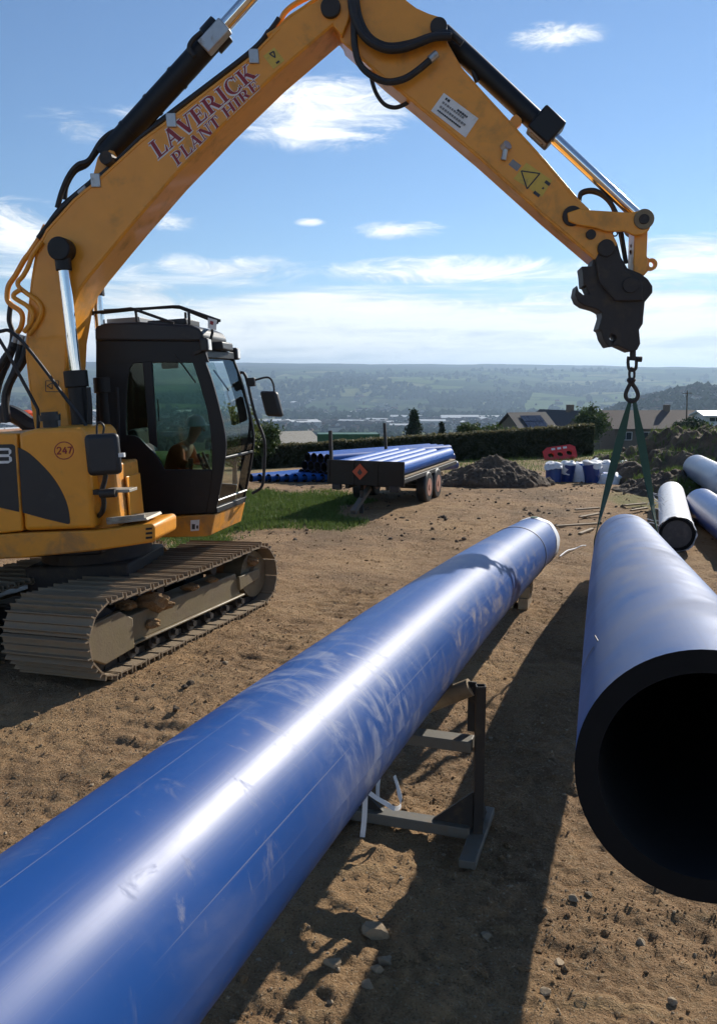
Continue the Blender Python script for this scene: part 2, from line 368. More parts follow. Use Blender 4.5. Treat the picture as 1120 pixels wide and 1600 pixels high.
def zrough(X, Y):
    X = np.asarray(X, float); Y = np.asarray(Y, float)
    near = 1-sstep(np.hypot(X, Y), 25, 60)
    z = fbm(X/3.1, Y/3.1, 4, 21)*.055
    # rough churned soil, rucked across the direction of the plant's tracks
    ca, sa = math.cos(R(20)), math.sin(R(20)); xr = X*ca-Y*sa; yr = X*sa+Y*ca
    z = z+fbm(xr/.9, yr/.33, 4, 33)*.024+(1-np.abs(fbm(X/.42, Y/.42, 4, 41)))**2*.013
    z = z+fbm(X/.13, Y/.13, 3, 55)*.015+fbm(X/.055, Y/.055, 2, 57)*.020*(1-sstep(np.hypot(X, Y), 8, 16))
    al = X*math.sin(R(24))+Y*math.cos(R(24)); la = X*math.cos(R(24))-Y*math.sin(R(24))        # cleat prints of passing tracks
    for l0, wd in ((-2.2, .42), (-4.6, .42), (.2, .36), (-1.0, .3)):
        lane = sstep(-np.abs(la-l0-.25*np.sin(al*.3)), -wd, -wd+.12)*sstep(fbm(X/1.3, Y/1.3, 2, 87), -.2, .35)
        z = z-lane*.022+lane*.012*np.sin(al*2*math.pi/.2+2*fbm(X, Y, 2, 3))
    clod = np.clip(fbm(X/.22, Y/.22, 3, 77)-.26, 0, 1)*.05
    return (z+clod*sstep(fbm(X/2.2, Y/2.2, 2, 13), -.15, .3))*near
def zg(x, y): return float(zbase(x, y)+zrough(x, y))
def polar(name, r0, r1, step, a_in, a_step, m, rough):
    nr = int(math.log(r1/r0)/step); rr = r0*np.exp(np.arange(nr+1)*math.log(r1/r0)/nr)
    ins = np.arange(-a_in, a_in+1e-6, a_step); outs = np.linspace(a_in, 360-a_in, 60)[1:-1]
    aa = np.radians(np.concatenate([ins, outs])); na = len(aa)
    Rg, Ag = np.meshgrid(rr, aa, indexing='ij'); X = Rg*np.sin(Ag); Y = Rg*np.cos(Ag)
    Z = zbase(X, Y)
    if rough: Z = Z+zrough(X, Y)
    V = np.stack([X, Y, Z], -1).reshape(-1, 3).astype(np.float32)
    i, j = np.meshgrid(np.arange(nr), np.arange(na), indexing='ij'); k = (j+1) % na
    Q = np.stack([i*na+j, (i+1)*na+j, (i+1)*na+k, i*na+k], -1).reshape(-1, 4)[:, ::-1]
    me = bpy.data.meshes.new(name); n = len(Q)
    me.vertices.add(len(V)); me.vertices.foreach_set('co', V.ravel())
    me.loops.add(n*4); me.loops.foreach_set('vertex_index', Q.ravel().astype(np.int32))
    me.polygons.add(n); me.polygons.foreach_set('loop_start', np.arange(0, n*4, 4, dtype=np.int32))
    me.polygons.foreach_set('use_smooth', np.ones(n, dtype=bool)); me.update(calc_edges=True); me.validate()
    me.materials.append(m)
    o = bpy.data.objects.new(name, me); COL.objects.link(o); o['kind'] = 'structure'
    return o, X.ravel(), Y.ravel()
def grass_mask(X, Y):
    X = np.asarray(X, float); Y = np.asarray(Y, float); n = fbm(X/1.7, Y/1.7, 4, 91)
    a = sstep(n+1.2-((X+2.6)/2.6)**2-((Y-18.8)/4.2)**2, .1, .7)      # turf left of the trailer
    b = sstep(Y+n*5, 30, 37)*.75*sstep(n, -.5, .15)
    c = sstep(n+1.0-((X-16)/4.6)**2-((Y-46)/9)**2, 0, .5)
    d = sstep(Y+n*6, 50, 58)
    e = sstep(n+.9-((X-7)/1.6)**2-((Y-20)/2.6)**2, .2, .9)*.6
    return np.clip(np.maximum.reduce([a, b*.55, c, d, e]), 0, 1)
def soil_mat():
    m, nt, b = newmat('churned_soil'); N = NT(nt); p = N.pos()
    big = N.noise(p, .35, 5, .6, .4); mid = N.noise(p, 1.6, 6, .62, .3); fine = N.noise(p, 14, 6, .7); grit = N.noise(p, 70, 4, .7)
    col = N.mix(N.step(mid, .3, .7), (.19, .110, .055), (.345, .208, .105))
    col = N.mix(N.step(big, .42, .66, 0, .75), col, (.40, .245, .115))
    col = N.mix(N.step(big, .46, .3, 0, .8), col, (.145, .09, .048))
    ps = N.pos((.6, 2.6, 1)); straw = N.step(N.noise(ps, 1.3, 6, .65, 1.0), .56, .70, 0, .55)
    col = N.mix(straw, col, (.43, .295, .145))
    col = N.mix(N.step(fine, .35, .75, 0, .6), col, (.29, .20, .11))
    cr = N.noise(p, 6, 6, .72, .8); col = N.mix(N.step(cr, .45, .32, 0, .45), col, (.13, .08, .042)); col = N.mix(N.step(cr, .58, .70, 0, .5), col, (.37, .255, .135))
    col = N.mix(N.step(grit, .56, .68, 0, .75), col, (.45, .36, .24))
    col = N.mix(N.step(grit, .46, .34, 0, .7), col, (.07, .047, .028))
    at_ = N.n.new('ShaderNodeAttribute'); at_.attribute_name = 'grass'
    gcol = N.mix(N.noise(p, 2.4, 5), (.085, .13, .028), (.19, .21, .065))
    col = N.mix(N.math('MULTIPLY', at_.outputs['Fac'], N.step(N.noise(p, 6, 4), .28, .5)), col, gcol)
    N.l.new(col, b.inputs['Base Color']); b.inputs['Roughness'].default_value = .93; b.inputs['Specular IOR Level'].default_value = .2
    h = N.math('ADD', N.math('MULTIPLY', fine, .6), N.math('MULTIPLY', grit, .4))
    N.l.new(N.bump(N.math('ADD', h, N.math('MULTIPLY', cr, .8)), 1.0, .05), b.inputs['Normal'])
    return m
M['soil'] = soil_mat()
def far_mat():
    m, nt, b = newmat('valley_fields'); N = NT(nt); p = N.pos((1, 1, 0))
    wob = N.noise(p, .0016, 3); 
    vm = N.n.new('ShaderNodeTexVoronoi'); vm.feature = 'F1'; vm.inputs['Scale'].default_value = .0034; vm.inputs['Randomness'].default_value = .85
    N.l.new(p, vm.inputs['Vector'])
    sp = N.n.new('ShaderNodeSeparateColor'); N.l.new(vm.outputs['Color'], sp.inputs[0])
    rr, gg = sp.outputs[0], sp.outputs[1]
    col = N.mix(N.step(rr, .15, .85), (.034, .062, .018), (.105, .14, .042))
    col = N.mix(N.step(gg, .72, .82, 0, .7), col, (.20, .19, .085))
    col = N.mix(N.step(gg, .25, .18, 0, .8), col, (.045, .055, .025))
    ve = N.n.new('ShaderNodeTexVoronoi'); ve.feature = 'DISTANCE_TO_EDGE'; ve.inputs['Scale'].default_value = .0034; ve.inputs['Randomness'].default_value = .85
    N.l.new(p, ve.inputs['Vector'])
    col = N.mix(N.step(ve.outputs['Distance'], .06, .015, 0, .9), col, (.014, .024, .012))
    wood = N.step(N.noise(p, .0021, 6, .6), .53, .60); col = N.mix(N.math('MULTIPLY', wood, .85), col, (.022, .034, .016))
    z = N.n.new('ShaderNodeSeparateXYZ'); g = N.n.new('ShaderNodeNewGeometry'); N.l.new(g.outputs['Position'], z.inputs[0])
    moor = N.step(N.math('ADD', z.outputs[2], N.math('MULTIPLY', N.noise(p, .0012, 4), 60)), 120, 165)
    col = N.mix(moor, col, N.mix(N.noise(p, .003, 4), (.045, .045, .030), (.065, .06, .038)))
    col = N.mix(N.step(N.noise(p, .02, 4, .7), .35, .7, 0, .35), col, (.05, .06, .03))
    N.l.new(col, b.inputs['Base Color']); b.inputs['Roughness'].default_value = 1.0; b.inputs['Specular IOR Level'].default_value = 0.0
    return m
M['far'] = far_mat()
ground, gx, gy = polar('ground', .6, 62, .0048, 33, .27, M['soil'], True)
ga = ground.data.attributes.new('grass', 'FLOAT', 'POINT'); ga.data.foreach_set('value', grass_mask(gx, gy).astype(np.float32))
hills, _, _ = polar('hills', 61.5, 14000, .018, 40, .3, M['far'], False)

# ------------------------------------------------------------------ far valley: town and woods, each one mass
def bulk(name, verts, faces_list, mats, midx, label, cat):
    me = bpy.data.meshes.new(name); me.from_pydata(verts, [], faces_list)
    for m_ in mats: me.materials.append(m_)
    me.polygons.foreach_set('material_index', midx)
    o = bpy.data.objects.new(name, me); COL.objects.link(o); tag(o, label, cat, kind='stuff'); return o
rng = np.random.default_rng(5)
def make_town():
    V = []; Fc = []; MI = []
    walls = [mat('town_wall_stone', (.09, .08, .065), .9), mat('town_wall_pale', (.40, .37, .33), .95, spec=.1), mat('town_roof', (.06, .055, .05), 1.0, spec=0.0), mat('town_shed_roof', (.62, .62, .60), .9, spec=.1), mat('town_brick', (.15, .085, .06), .9)]
    n = 0
    Ys = rng.uniform(1150, 3900, 30000); Xs = Ys*np.tan(np.radians(rng.uniform(-27, 24, 30000)))
    keep = rng.uniform(-.35, .45, 30000) < fbm(Xs/420, Ys/420, 3, 61)+.30-np.abs(Ys-2100)/2100
    Xs, Ys = Xs[keep][:2600], Ys[keep][:2600]; Zs = zbase(Xs, Ys); Ts = fbm(Xs/300, Ys/300, 2, 5)
    for X, Y, z0, t0 in zip(Xs, Ys, Zs, Ts):
        shed = rng.random() < .035
        w, l, h = (rng.uniform(7, 10), rng.uniform(9, 34), rng.uniform(5, 8)) if not shed else (rng.uniform(18, 34), rng.uniform(40, 110), rng.uniform(7, 11))
        th = round(t0*6)*.5+rng.choice([0, math.pi/2])+rng.normal(0, .08)
        c, s = math.cos(th), math.sin(th); z = z0+2.0; rh = w*(.36 if not shed else .14); b = len(V)
        for (x_, y_, z_) in [(-l, -w, 0), (l, -w, 0), (l, w, 0), (-l, w, 0), (-l, -w, h), (l, -w, h), (l, w, h), (-l, w, h), (-l, 0, h+rh), (l, 0, h+rh)]:
            V.append((X+(x_*c-y_*s)/2, Y+(x_*s+y_*c)/2, z+z_))
        Fc += [(b, b+1, b+5, b+4), (b+1, b+2, b+6, b+9, b+5), (b+2, b+3, b+7, b+6), (b+3, b, b+4, b+8, b+7), (b+4, b+5, b+9, b+8), (b+6, b+7, b+8, b+9)]
        wm = int(rng.choice([0, 1, 1, 4])); rm = 3 if shed else 2
        MI += [wm]*4+[rm]*2; n += 1
    bulk('town', V, Fc, walls, MI, 'distant stone and slate town spread along the valley floor', 'town')
make_town()
def ico():
    bm = bmesh.new(); bmesh.ops.create_icosphere(bm, subdivisions=1, radius=1); v = np.array([x.co[:] for x in bm.verts]); f = [tuple(q.index for q in p.verts) for p in bm.faces]; bm.free(); return v, f
def make_woods():
    v, f = ico(); V = []; Fc = []; K = 60000
    Ys = np.exp(rng.uniform(math.log(700), math.log(5800), K)); ad = rng.uniform(-27, 25, K); Xs = Ys*np.tan(np.radians(ad))
    w = fbm(Xs/520, Ys/520, 4, 71); line = np.abs(fbm(Xs/260, Ys/260, 2, 72))
    ok = (w > .25) | (line < .022) | ((ad > 9) & (Ys > 1350) & (Ys < 2100) & (w > -.2)) | ((Ys > 1100) & (Ys < 3500) & (rng.random(K) < .012))
    Xs, Ys = Xs[ok][:8000], Ys[ok][:8000]; Zs = zbase(Xs, Ys)
    for X, Y, z0 in zip(Xs, Ys, Zs):
        r = rng.uniform(4.5, 9.5)*(1+.6*(Y > 2500)); hz = r*rng.uniform(.8, 1.3); b = len(V)
        q = v*np.array([r, r, hz])*(1+rng.uniform(-.25, .25, (len(v), 1)))+np.array([X, Y, z0+hz*.55])
        V += [tuple(t) for t in q]; Fc += [tuple(i+b for i in p) for p in f]
    bulk('woods', V, Fc, [M['far_wood']], [0]*len(Fc), 'distant woods and hedgerow trees covering the valley sides', 'woodland')
make_woods()

# ------------------------------------------------------------------ haze: closed box of air round everything
hz = MB().box(-14500, 14500, -500, 14600, -220, 330).build('haze', None, None, smooth=0)
hm = bpy.data.materials.new('haze_air'); hm.use_nodes = True; hm.node_tree.nodes.clear()
pv = hm.node_tree.nodes.new('ShaderNodeVolumePrincipled'); ho = hm.node_tree.nodes.new('ShaderNodeOutputMaterial')
pv.inputs['Color'].default_value = (.50, .68, .90, 1); pv.inputs['Density'].default_value = .00012; pv.inputs['Anisotropy'].default_value = .35
hm.node_tree.links.new(pv.outputs[0], ho.inputs['Volume']); hz.data.materials.append(hm); hz['kind'] = 'stuff'
tag(hz, 'pale blue haze filling the valley air', 'haze')

# ------------------------------------------------------------------ excavator
PHI, TAU = R(-6), R(3.5)
EC = Vector((-3.0, 9.8, -.10))
EU = Vector((math.cos(PHI)*math.cos(TAU), math.sin(PHI)*math.cos(TAU), math.sin(TAU)))
EV = Vector((-math.sin(PHI), math.cos(PHI), 0)); EW = EU.cross(EV)
EXM = Matrix((( EU.x, EV.x, EW.x), (EU.y, EV.y, EW.y), (EU.z, EV.z, EW.z)))
ex = empty('excavator', EC, EXM.to_euler())
tag(ex, 'yellow tracked excavator with black cab and long raised boom', 'excavator')
OCAM = Vector((0, 0, CAM_H))
def T(px, py, v):
    r = ray(px, py); t = (v+(EC-OCAM).dot(EV))/r.dot(EV); P = OCAM+r*t-EC
    return Vector((P.dot(EU), v, P.dot(EW)))
def ew(p): return EC+EXM @ Vector(p)
def PR(pts, v0, v1, mb=None):
    return (mb or MB()).prism([T(x, y, v0) for x, y in pts], (0, v1-v0, 0))
def curve2(P, k=5): return [(p.x, p.y) for p in spline([(x, y, 0) for x, y in P], k)]

# --- tracks and undercarriage
PSI = R(71.5); sd_ = Vector((math.cos(PSI), math.sin(PSI), 0)); pd_ = Vector((math.sin(PSI), -math.cos(PSI), 0)); up_ = Vector((0, 0, 1))
def SP(s, p, w): return sd_*s+pd_*p+up_*w
shoe_mb = MB().box(-.100, .092, -.55, .55, 0, .018)
for x, h in ((-.096, .045), (-.010, .036), (.068, .045)): shoe_mb.prism([(x, -.549, .016), (x+.018, -.549, .016), (x+.014, -.549, .016+h), (x+.004, -.549, .016+h)], (0, 1.098, 0))
shoe_mb.box(.078, .112, -.545, .545, -.010, .006)
shoe_me = shoe_mb.build('track_shoe', M['track'], None, smooth=0); shoe_me_data = shoe_me.data; bpy.data.objects.remove(shoe_me)
NSH, rT, cS, cW = 36, .352, 1.37, .415
def track_path(t):
    L1 = 2*cS; La = math.pi*rT; tot = 2*L1+2*La; d = (t % 1)*tot
    if d < L1: return Vector((-cS+d, 0, cW-rT)), Vector((1, 0, 0))
    d -= L1
    if d < La: a = -math.pi/2+d/rT; return Vector((cS+math.cos(a)*rT, 0, cW+math.sin(a)*rT)), Vector((-math.sin(a), 0, math.cos(a)))
    d -= La
    if d < L1:
        sag = -.035*math.sin(math.pi*d/L1); return Vector((cS-d, 0, cW+rT+sag)), Vector((-1, 0, .035*math.pi/L1*math.cos(math.pi*d/L1))).normalized()
    d -= L1; a = math.pi/2+d/rT; return Vector((-cS+math.cos(a)*rT, 0, cW+math.sin(a)*rT)), Vector((-math.sin(a), 0, math.cos(a)))
for side in (1, -1):
    pc = .825*side
    pf = pc+.26*side; tm = MB()
    for s0, s1, w0, w1, p0, p1 in ((-1.12, 1.05, .24, .52, -.15, .15),): 
        tm.prism([SP(s0, pf+p0, w0), SP(s1, pf+p0, w0), SP(s1-.06, pf+p0, w1), SP(s0+.12, pf+p0, w1)], pd_*(p1-p0))
    tm.prism([SP(-1.1, pf-.19, .215), SP(1.1, pf-.19, .215), SP(1.1, pf-.19, .243), SP(-1.1, pf-.19, .243)], pd_*.38)
    tr = tm.build('track_frame', M['frame'], ex, bevel=.012)
    tr.name = 'track'
    # end guards, sprocket and idler
    g = MB(); 
    gp = [(-1.66, .28), (-1.45, .16), (-1.02, .20), (-1.0, .50), (-1.18, .62), (-1.55, .60), (-1.68, .48)]
    g.prism([SP(s, pf+.13*side, w) for s, w in gp], pd_*(.07*side)); g.build('drive_guard', M['frame'], tr, bevel=.01)
    MB().cyl(SP(-1.42, pf-.16, cW), SP(-1.42, pf+.12, cW), .30, 24).build('sprocket', M['iron'], tr)
    idl = MB().cyl(SP(1.42, pf-.13, cW), SP(1.42, pf+.13, cW), .29, 28); idl.cyl(SP(1.42, pf-.17, cW), SP(1.42, pf+.17, cW), .10, 16); idl.build('idler_wheel', M['frame'], tr)
    MB().prism([SP(1.0, pf+.14*side, .30), SP(1.46, pf+.14*side, .36), SP(1.46, pf+.14*side, .48), SP(1.0, pf+.14*side, .47)], pd_*(.05*side)).build('idler_bracket', M['frame'], tr, bevel=.008)
    for i in range(7):
        s = -1.0+i*.335; rm = MB().cyl(SP(s, pf-.15, .155), SP(s, pf+.15, .155), .075, 14); rm.cyl(SP(s, pf-.21, .165), SP(s, pf+.21, .165), .034, 10); rm.build('track_roller', M['iron'], tr)
    for s in (-.45, .55):
        MB().cyl(SP(s, pf-.14, .66), SP(s, pf+.14, .66), .06, 14).build('carrier_roller', M['iron'], tr)
    ch = MB()
    for i in range(NSH):
        p, t = track_path((i+.5)/NSH); n_ = Vector((t.z, 0, -t.x)); c = SP(p.x, pc, p.z)
        tv = sd_*t.x+up_*t.z; nv = sd_*n_.x+up_*n_.z      # nv points out of the loop
        for q in (-.07, .07): ch.obox(c-nv*.04+pd_*(q+.26*side), tv*.095, pd_*.022, nv*.038)
        o = bpy.data.objects.new('track_shoe', shoe_me_data); COL.objects.link(o); o.parent = tr
        o.matrix_local = Matrix(((tv.x, pd_.x, nv.x, c.x), (tv.y, pd_.y, nv.y, c.y), (tv.z, pd_.z, nv.z, c.z), (0, 0, 0, 1)))
    ch.build('track_chain', M['iron'], tr, smooth=0)
    if side == 1:
        for (s, p, w, r) in ((-.62, .17, .57, .16), (-.48, .19, .50, .10), (-.70, .20, .36, .10), (.1, .12, .56, .09), (.5, .13, .55, .06), (1.35, .12, .6, .10), (-.9, .05, .60, .12)):
            bm = bmesh.new(); bmesh.ops.create_icosphere(bm, subdivisions=3, radius=r)
            sx_, sy_, sz_ = random.uniform(.8, 1.6), random.uniform(.5, .8), random.uniform(.45, .7); se_ = random.uniform(0, 50)
            for q in bm.verts:
                q.co *= 1+.55*float(fbm(q.co.x/r*1.3+se_, (q.co.y+q.co.z)/r*1.3, 4, 5)); q.co.x *= sx_; q.co.y *= sy_; q.co.z *= sz_
            me = bpy.data.meshes.new('mud_clump'); bm.to_mesh(me); bm.free(); me.materials.append(M['soil'])
            o = bpy.data.objects.new('mud_clump', me); COL.objects.link(o); o.parent = tr; o.location = SP(s, pf+p, w)
cb_ = MB(); cb_.box(-.6, .6, -.6, .6, .42, .92)
for s in (-.75, .75): cb_.bar(SP(s, -.8, .42), SP(s, .8, .42), .4, .22)
cb_.build('car_body', M['iron'], ex, bevel=.03)
MB().cyl((0, 0, .92), (0, 0, 1.16), .62, 40).build('slew_ring', M['iron'], ex)

# --- upper structure
MB().box(-2.3, .55, -1.16, 1.16, 1.13, 1.30).build('deck', M['black'], ex, bevel=.02)
skirt = PR([(-120, 897), (0, 874), (41, 872), (150, 861), (237, 848), (242, 843), (242, 823), (237, 818), (152, 829), (37, 833), (-120, 843)], -1.26, -.55).build('skirt', M['yellow_low'], ex, bevel=.02)
gm = MB()
for y in (825, 832, 839): PR([(228, y), (238, y-1), (238, y+2.4), (228, y+3.4)], -1.267, -1.255, gm)
gm.build('vent_slots', M['black'], skirt, smooth=0)
def TZ(px, py, v): return T(px, py, v)
hood_f = PR([(28, 677), (53, 670), (112, 668), (125, 669), (133, 675), (137, 690), (149, 826), (38, 830)], -1.25, -.42).build('hood_panel', M['yellow'], ex, bevel=.045, seg=4)
hood_r = PR([(-70, 687), (0, 677), (26, 677.5), (36, 830), (-70, 841)], -1.25, -.42).build('hood_panel', M['yellow'], ex, bevel=.02, seg=3)
MB().box(-2.35, -.62, -1.2, 1.2, 1.3, 2.42).build('engine_hood', M['yellow'], ex, bevel=.06, seg=3)
MB().box(-2.75, -2.36, -1.2, 1.2, 1.05, 2.35).build('counterweight', M['black'], ex, bevel=.1, seg=4)
def decal(name, polys, v, m, parent, t=.003):
    mb = MB()
    for i, p in enumerate(polys): PR(p, v-.0015-.0004*i-t, v-.0015, mb)
    return mb.build(name, m, parent, smooth=0)
decal('black_flash', [curve2([(28.5, 699), (45, 707.5), (67.5, 728), (85.5, 749), (99, 772), (107, 794), (110, 817)], 4)+[(107, 819), (72, 811), (36, 801)]], -1.25, M['plastic'], hood_f)
decal('black_flash', [[(-70, 700), (0, 694.5), (20, 694), (24, 697), (30.5, 800), (0, 793), (-70, 782)]], -1.25, M['plastic'], hood_r)
B_ = [[(-14, 700), (14, 700), (18, 703.5), (-14, 704.5)], [(-14, 710), (15, 709.8), (15, 714), (-14, 714.3)], [(-14, 720.5), (17, 720), (14, 724), (-14, 724.8)], [(13.8, 701.5), (18, 703.5), (18, 708), (14.6, 711)],
      [(14.6, 712.4), (18.6, 714.5), (19, 720.5), (15, 723)], [(-14, 703), (-9, 703), (-9, 722), (-14, 722)]]
C_ = [[(-48, 703), (-20, 701), (-20, 706), (-48, 708)], [(-48, 723), (-20, 721.5), (-20, 726), (-48, 728)], [(-52, 706), (-47, 705), (-47, 726), (-52, 725)]]
J_ = [[(-64, 704), (-59, 704), (-59, 728), (-64, 728)], [(-69, 725), (-61, 724.5), (-61, 729.5), (-69, 729.8)]]
decal('maker_letters', B_+C_+J_, -1.2545, M['white'], hood_r)
# fleet number 247 in a red ring
def ring(cx, cy, rx, ry, w, n=28):
    out = []
    for i in range(n):
        a0, a1 = 2*math.pi*i/n, 2*math.pi*(i+1)/n
        out.append([(cx+rx*math.cos(a0), cy+ry*math.sin(a0)), (cx+rx*math.cos(a1), cy+ry*math.sin(a1)), (cx+(rx-w)*math.cos(a1), cy+(ry-w)*math.sin(a1)), (cx+(rx-w)*math.cos(a0), cy+(ry-w)*math.sin(a0))])
    return out
def decal_flat(name, polys, v, m, parent, t=.002):
    mb = MB()
    for p in polys: PR(p, v-t, v-.0008, mb)
    return mb.build(name, m, parent, smooth=0)
def stroke(P, w):
    out = []
    for (x0, y0), (x1, y1) in zip(P[:-1], P[1:]):
        d = math.hypot(x1-x0, y1-y0); nx, ny = -(y1-y0)/d*w/2, (x1-x0)/d*w/2
        out.append([(x0+nx, y0+ny), (x1+nx, y1+ny), (x1-nx, y1-ny), (x0-nx, y0-ny)])
    return out
decal_flat('number_ring', ring(100.5, 704, 15.5, 14.2, 1.5), -1.25, M['red_print'], hood_f)
dg = stroke([(89.5, 701.5), (91, 699), (94, 699), (95.5, 701.5), (94.5, 704), (90, 709.5)], 1.8)+stroke([(89.3, 709.6), (96, 709.2)], 1.8)
dg += stroke([(102.5, 698.5), (98.2, 705.8), (105, 705.4)], 1.8)+stroke([(103, 702), (103, 709)], 1.8)
dg += stroke([(106, 699), (112, 698.6), (108.3, 708.5)], 1.8)
decal('fleet_number', dg, -1.25, M['red_print'], hood_f, t=.0015)
# filler cap, beacon, bulkhead and step
c0 = T(80, 668, -1.0); ca_ = MB().cyl(c0-up_*.08, c0+up_*.08, .075, 18); ca_.cyl(c0+up_*.07, c0+up_*.13, .105, 18); ca_.cyl(c0+up_*.125, c0+up_*.16, .085, 18); ca_.build('filler_cap', M['plastic'], ex)
c0 = T(42, 655, .9); MB().cyl(c0-up_*.3, c0, .07, 14).build('beacon_stand', M['black'], ex); MB().tube([c0, c0+up_*.07, c0+up_*.115], [.12, .12, .05], 16).build('beacon', M['orange'], ex)
MB().box(.42, .76, -1.08, -.42, 1.30, 2.05).build('tool_box', M['yellow_low'], ex, bevel=.025)
MB().box(.78, .80, -.9, -.5, 1.45, 1.9).build('tool_box_lid', M['yellow'], ex, bevel=.008)
stp = PR([(166, 815), (228, 809), (231, 813), (168, 820)], -1.2, -.75).build('step_plate', M['tread'], ex, bevel=.004)
tm = MB()
for i in range(22):
    for j in range(5): 
        c = T(169+i*2.7, 813.5-i*.26, -1.17+j*.09); tm.box(c.x-.008, c.x+.008, c.y-.02, c.y+.02, c.z-.01, c.z+.03)
tm.build('step_teeth', M['tread'], stp, smooth=0)
mb = MB(); a = T(168, 766, -1.2); b = T(209, 765, -1.2); mb.bar(a, b, .22, .03); mb.build('step_rung', M['tread'], ex, bevel=.004)
mb = MB(); a = T(166, 768, -1.18); mb.bar(a-Vector((.35, 0, 0)), a, .08, .05); mb.build('step_bracket', M['iron'], ex)
# near mirror on its bent arm
mr = T(162, 710, -1.34)
mir = MB(); mir.obox(mr, (.165, .03, 0), (-.012, .05, 0), (.0, 0, .205)); mir = mir.build('mirror', M['plastic'], ex, bevel=.05, seg=3)
MB().tube(spline([T(158, 690, -1.3), T(163, 668, -1.28), T(157, 660, -1.27), T(152, 664, -1.27), T(152, 690, -1.3)], 4), .011, 8).build('mirror_arm', M['rubber'], mir)
MB().tube(spline([T(166, 738, -1.31), T(164, 752, -1.29), T(160, 768, -1.27), T(163, 785, -1.25), T(160, 800, -1.2), T(152, 808, -1.12)], 4), .026, 10).build('mirror_arm', M['rubber'], mir)
MB().obox(T(189, 711, -1.33), (.04, 0, 0), (0, .02, 0), (0, 0, .02)).build('mirror_clip', M['white'], mir)
c = T(161, 770, -1.27); MB().cyl(c-Vector((.0, .06, 0)), c+Vector((.16, -.06, 0)), .045, 12).build('mirror_clamp', M['iron'], mir)
# handrails
MB().tube(spline([T(-40, 522, -.85), T(0, 518, -.85), T(13, 516, -.85), T(26, 525, -.85), T(41, 540, -.85), T(70, 577, -.85), T(100, 618, -.85), T(134, 664, -.85), T(140, 690, -.85)], 3), .019, 8).build('handrail', M['rubber'], ex)
MB().tube(spline([T(-30, 490, -.5), T(0, 531, -.5), T(25, 575, -.5), T(55, 631, -.5), T(60, 645, -.5), T(60, 680, -.5)], 3), .019, 8).build('handrail', M['rubber'], ex)

# --- boom
boom_pts = [(85, 720), (58, 690), (49, 637), (40, 555), (42, 500), (48, 440), (56, 390), (72, 358), (115, 310), (150, 281), (220, 217), (265, 184), (390, 88), (435, 41), (470, 15), (500, -2), (522, -22), (540, -18), (548, 5), (545, 30), (534, 56), (520, 40),
            (430, 118), (350, 196), (270, 280), (205, 355), (172, 395), (142, 432), (125, 455), (115, 480), (106, 534), (104, 580), (106, 640), (112, 690), (104, 720)]
boom = PR(boom_pts, -.26, .26).build('boom', M['yellow'], ex, bevel=.012)
# glyphs: serif capitals drawn as polygons on a unit-high cell (x, y up)
def arcs(cx, cy, rx, ry, a0, a1, wt, wn_, n=10):
    out = []
    for i in range(n):
        q = []
        for a, inn in ((a0+(a1-a0)*i/n, 0), (a0+(a1-a0)*(i+1)/n, 0), (a0+(a1-a0)*(i+1)/n, 1), (a0+(a1-a0)*i/n, 1)):
            k = abs(math.cos(R(a))); w = wn_+(wt-wn_)*k
            q.append((cx+(rx-inn*w)*math.cos(R(a)), cy+(ry-inn*w*.8)*math.sin(R(a))))
        out.append(q)
    return out
def bx(x0, x1, y0, y1): return [(x0, y0), (x1, y0), (x1, y1), (x0, y1)]
def stem(x, w=.2): return [bx(x, x+w, 0, 1), bx(x-.09, x+w+.09, 0, .06), bx(x-.09, x+w+.09, .94, 1)]
def dg4(x0, y0, x1, y1, w): return [(x0, y0), (x0+w, y0), (x1+w, y1), (x1, y1)]
